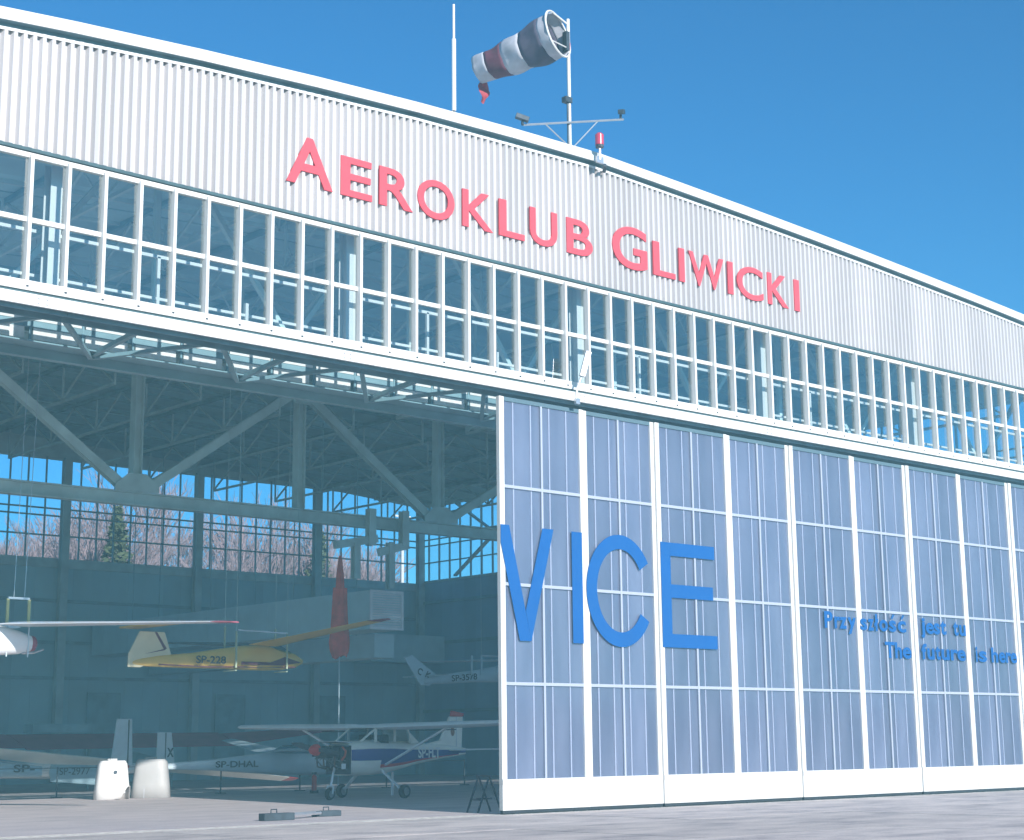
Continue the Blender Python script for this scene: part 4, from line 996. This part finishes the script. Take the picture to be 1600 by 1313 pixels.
# stanchions with rope
posts = [(-8.5, 22.9), (-3.6, 23.1), (.2, 22.9), (5.9, 21.8), (9.6, 22.3), (14.0, 22.8), (18.3, 23.2)]
labs = ['dark barrier post at the far left of the rope line', 'dark barrier post beside the left glider nose', 'dark barrier post left of the sunlit cowling', 'dark barrier post in front of the glider lettering, left of the spinner',
        'dark barrier post just left of the red extinguisher', 'dark barrier post behind the aeroplane cabin', 'dark barrier post below the aeroplane tail']
for (x, y), lb in zip(posts, labs):
    g = thing('barrier_post', lb, 'barrier post', (x, y, 0), 'posts of the rope barrier')
    MB().tube([(x, y, 0), (x, y, .03)], .2, 14).build('foot', dark, g); MB().tube([(x, y, .03), (x, y, 1.02)], .028, 8).build('pole', darkm, g)
b = MB()
for (xa, ya), (xb2, yb2) in zip(posts[:-1], posts[1:]): b.bar((xa, ya, .98), (xb2, yb2, .98), .03, .03)
o = b.build('barrier_rope', darkm); tag(o, 'dark taut barrier rope strung between the posts', 'rope')
EX = thing('fire_extinguisher', 'red fire extinguisher on the floor left of the nose wheel', 'fire extinguisher', (7.9, 19.0, .0))
b = MB(); b.tube([(7.95, 19.0, .10), (7.95, 19.0, .56), (7.95, 19.0, .64)], [.09, .09, .04], 12); b.build('cylinder', red, EX, smooth=True)
MB().box(7.89, 8.01, 18.95, 19.05, .64, .72).build('valve', darkm, EX); MB().box(7.83, 8.07, 18.9, 19.1, 0, .10).build('base', darkm, EX)
# tow bar with two wooden blocks
TB = thing('tow_bar', 'low tow bar with two dark end blocks lying on the floor at the threshold', 'tow bar', (-4.0, 2.2, 0))
woodd = mat('weathered_dark_wood', (.045, .065, .08), .8, noise=.3, scale=6)
MB().box(-5.35, -4.55, 1.75, 2.0, 0, .16).build('block', woodd, TB, bevel=.01); MB().box(-3.35, -2.65, 2.62, 2.85, 0, .13).build('block', woodd, TB, bevel=.01)
b = MB(); b.tube([(-4.6, 1.9, .10), (-3.3, 2.55, .09)], .035, 6); b.tube([(-4.6, 2.05, .12), (-3.2, 2.75, .12)], .02, 6); b.build('bar', alu, TB)
b = MB(); b.tube([(-5.1, 1.88, .16), (-5.1, 1.88, .24), (-4.95, 1.88, .24), (-4.95, 1.88, .16)], .015, 6); b.tube([(-3.1, 2.72, .13), (-3.1, 2.72, .21), (-2.95, 2.72, .21), (-2.95, 2.72, .13)], .015, 6); b.build('handle', darkm, TB)
# folding trestle behind the edge of the first door
TS = thing('folding_trestle', 'dark folding metal trestle half hidden behind the first door edge', 'trestle', (.2, 1.0, 0))
b = MB()
for y in (1.1, 1.5): b.bar((.25, y, 0), (.62, y, .85), .035, .035); b.bar((1.0, y, 0), (.62, y, .85), .035, .035)
b.build('leg', darkm, TS)
b = MB(); b.bar((.38, 1.1, .3), (.38, 1.5, .3), .03, .03); b.bar((.38, 1.3, .32), (.86, 1.3, .32), .03, .03); b.bar((.62, 1.05, .86), (.62, 1.55, .86), .06, .04); b.build('cross_bar', darkm, TS)

# ------------------------------------------------------------------ outside behind the hangar
def bare_tree(x, y, h, label, seed, kind=0):
    rnd = random.Random(seed)
    g = thing('bare_tree' if kind == 0 else 'evergreen_tree', label, 'tree', (x, y, 0), 'trees beyond the rear windows')
    tb_ = MB(); tw = MB()
    def seg(b, a, c, r0, r1, n):
        b.tube([a, c], [r0, r1], n, caps=False)
    def grow(p, d, L, r, lev):
        q = p+d*L
        if lev <= 2: seg(tb_, p, q, r, r*.72, 6 if lev < 2 else 4)
        else: seg(tw, p, q, r, r*.6, 3)
        if lev >= 6: return
        nb = {0: 3, 1: 4, 2: 4, 3: 4, 4: 3, 5: 3}[lev]
        for k in range(nb):
            a = rnd.uniform(0, 2*math.pi); sp_ = rnd.uniform(.25, .75)
            ax_ = Vector((math.cos(a), math.sin(a), rnd.uniform(-.1, .35)))
            nd = (d+ax_*sp_+Vector((0,0,.12))).normalized()
            st = p+d*L*rnd.uniform(.55, 1.0) if k else q
            grow(st, nd, L*rnd.uniform(.58, .82), max(r*.62, .02), lev+1)
    if kind == 0:
        grow(Vector((x, y, 0)), Vector((rnd.uniform(-.08, .08), rnd.uniform(-.05, .05), 1)).normalized(), h*.30, .26, 0)
        tb_.build('trunk', bark, g); tw.build('crown', twig, g)
    else:
        tb_.tube([(x, y, 0), (x, y, h)], [.28, .04], 7); tb_.build('trunk', bark, g)
        for i in range(2600):
            t = rnd.random()**.8; z = h*(.12+.88*t); rr = (1-t)*h*.24*math.sqrt(rnd.random())*rnd.uniform(.7, 1.15)+.1; a = rnd.uniform(0, 6.28)
            c = Vector((x+rr*math.cos(a), y+rr*math.sin(a), z)); s = rnd.uniform(.12, .3)
            u = Vector((rnd.uniform(-1, 1), rnd.uniform(-1, 1), rnd.uniform(-.6, .3))).normalized()*s; v = u.cross(Vector((rnd.uniform(-1,1), rnd.uniform(-1,1), rnd.uniform(-1,1)))).normalized()*s*.5
            tw.add([c-u, c+v, c+u, c-v], [(0,1,2,3)])
        tw.build('crown', ever, g)
TR = [(15.5, 64, 17.0, 0), (19.5, 70, 18.5, 0), (22.6, 62, 17.5, 0), (20.8, 58, 15.6, 1), (25.6, 68, 20.0, 0), (28.2, 61, 18.0, 0), (31.0, 66, 20.0, 0), (33.5, 60, 18.0, 0), (37.5, 70, 20.5, 0), (40.0, 63, 18.0, 0), (44.0, 70, 18.0, 0), (32.0, 78, 22.5, 0), (34.6, 57, 15.0, 1), (24.4, 76, 21.5, 0), (36.2, 61, 17.5, 0), (42.5, 66, 17.5, 0), (28.6, 73, 21.0, 0)]
ords = ['leftmost bare tree seen through the rear windows', 'slender bare tree second from the left in the rear windows', 'bare tree just behind the dark evergreen, rear windows', 'olive green conifer low in the left rear windows',
        'tall bare tree in the middle bay of rear windows', 'bare tree in front of the middle rear window bay', 'reddish bare tree right of the middle window bay', 'bare tree seen above the rear sill near the banner',
        'bare tree far behind the banner tip', 'bare tree seen left of the louvred duct end', 'small bare tree at the right end of the rear windows', 'tallest bare tree far beyond the rear windows',
        'small green conifer right of the middle window bay', 'distant bare tree behind the evergreen, rear windows', 'bare tree just right of the small green conifer', 'bare tree left of the white outdoor pole', 'bare tree far back in the middle window bay']
for i_, ((x, y, h, kd), lb) in enumerate(zip(TR, ords)): bare_tree(x, y, h, lb, 100+i_, kd)
LP = thing('outdoor_mast', 'white pole standing outside beyond the rear right windows', 'pole', (36.2, 50.5, 0))
MB().tube([(36.2, 50.5, 0), (36.2, 50.5, 15.5)], [.16, .10], 10).build('pole', white, LP, smooth=True)
MB().bar((35.6, 50.5, 15.5), (36.8, 50.5, 15.5), .12, .12).build('lamp_arm', white, LP)

# far treeline across the airfield (behind the viewer, mirrored by the door sheets)
b = MB(); rw = random.Random(3)
for k in range(220):
    x = -260+k*3.4+rw.uniform(-1, 1); y = -190+rw.uniform(-14, 14); h = rw.uniform(7, 12); w = rw.uniform(3, 5)
    n = 8; vs = [(x, y, h)]
    for zf, rf in ((.75, .7), (.4, 1.0), (.0, .8)):
        for q in range(n):
            a = 2*math.pi*q/n; e = rw.uniform(.75, 1.2); vs.append((x+w*rf*e*math.cos(a), y+w*rf*e*math.sin(a), h*zf*rw.uniform(.9, 1.1)))
    fs = [(0, 1+q, 1+(q+1) % n) for q in range(n)]+[(1+i*n+q, 1+(i+1)*n+q, 1+(i+1)*n+(q+1) % n, 1+i*n+(q+1) % n) for i in range(2) for q in range(n)]
    b.add(vs, fs)
o = b.build('distant_woods', mat('far_woods', (.07, .08, .045), .95, noise=.4, scale=.4)); o['kind'] = 'stuff'; o['label'] = 'dark line of woods across the airfield'

# ------------------------------------------------------------------ air: bluish haze added to lift the dark interior
HZ = MB().box(-75, 120, -45, 110, -1.3, 22.4).build('haze', None)
HZ.data.materials.clear()
hm = bpy.data.materials.new('shadow_lift_haze'); hm.use_nodes = True; hn = hm.node_tree.nodes; hn.remove(hn['Principled BSDF'])
pv = hn.new('ShaderNodeVolumePrincipled'); pv.inputs['Color'].default_value = (.42, .88, .98, 1); pv.inputs['Density'].default_value = 0.0025
hm.node_tree.links.new(pv.outputs[0], hn['Material Output'].inputs['Volume']); HZ.data.materials.append(hm); HZ['kind'] = 'stuff'
HZ['label'] = 'thin bluish haze added to lift the shadows'
SC.cycles.volume_bounces = 1
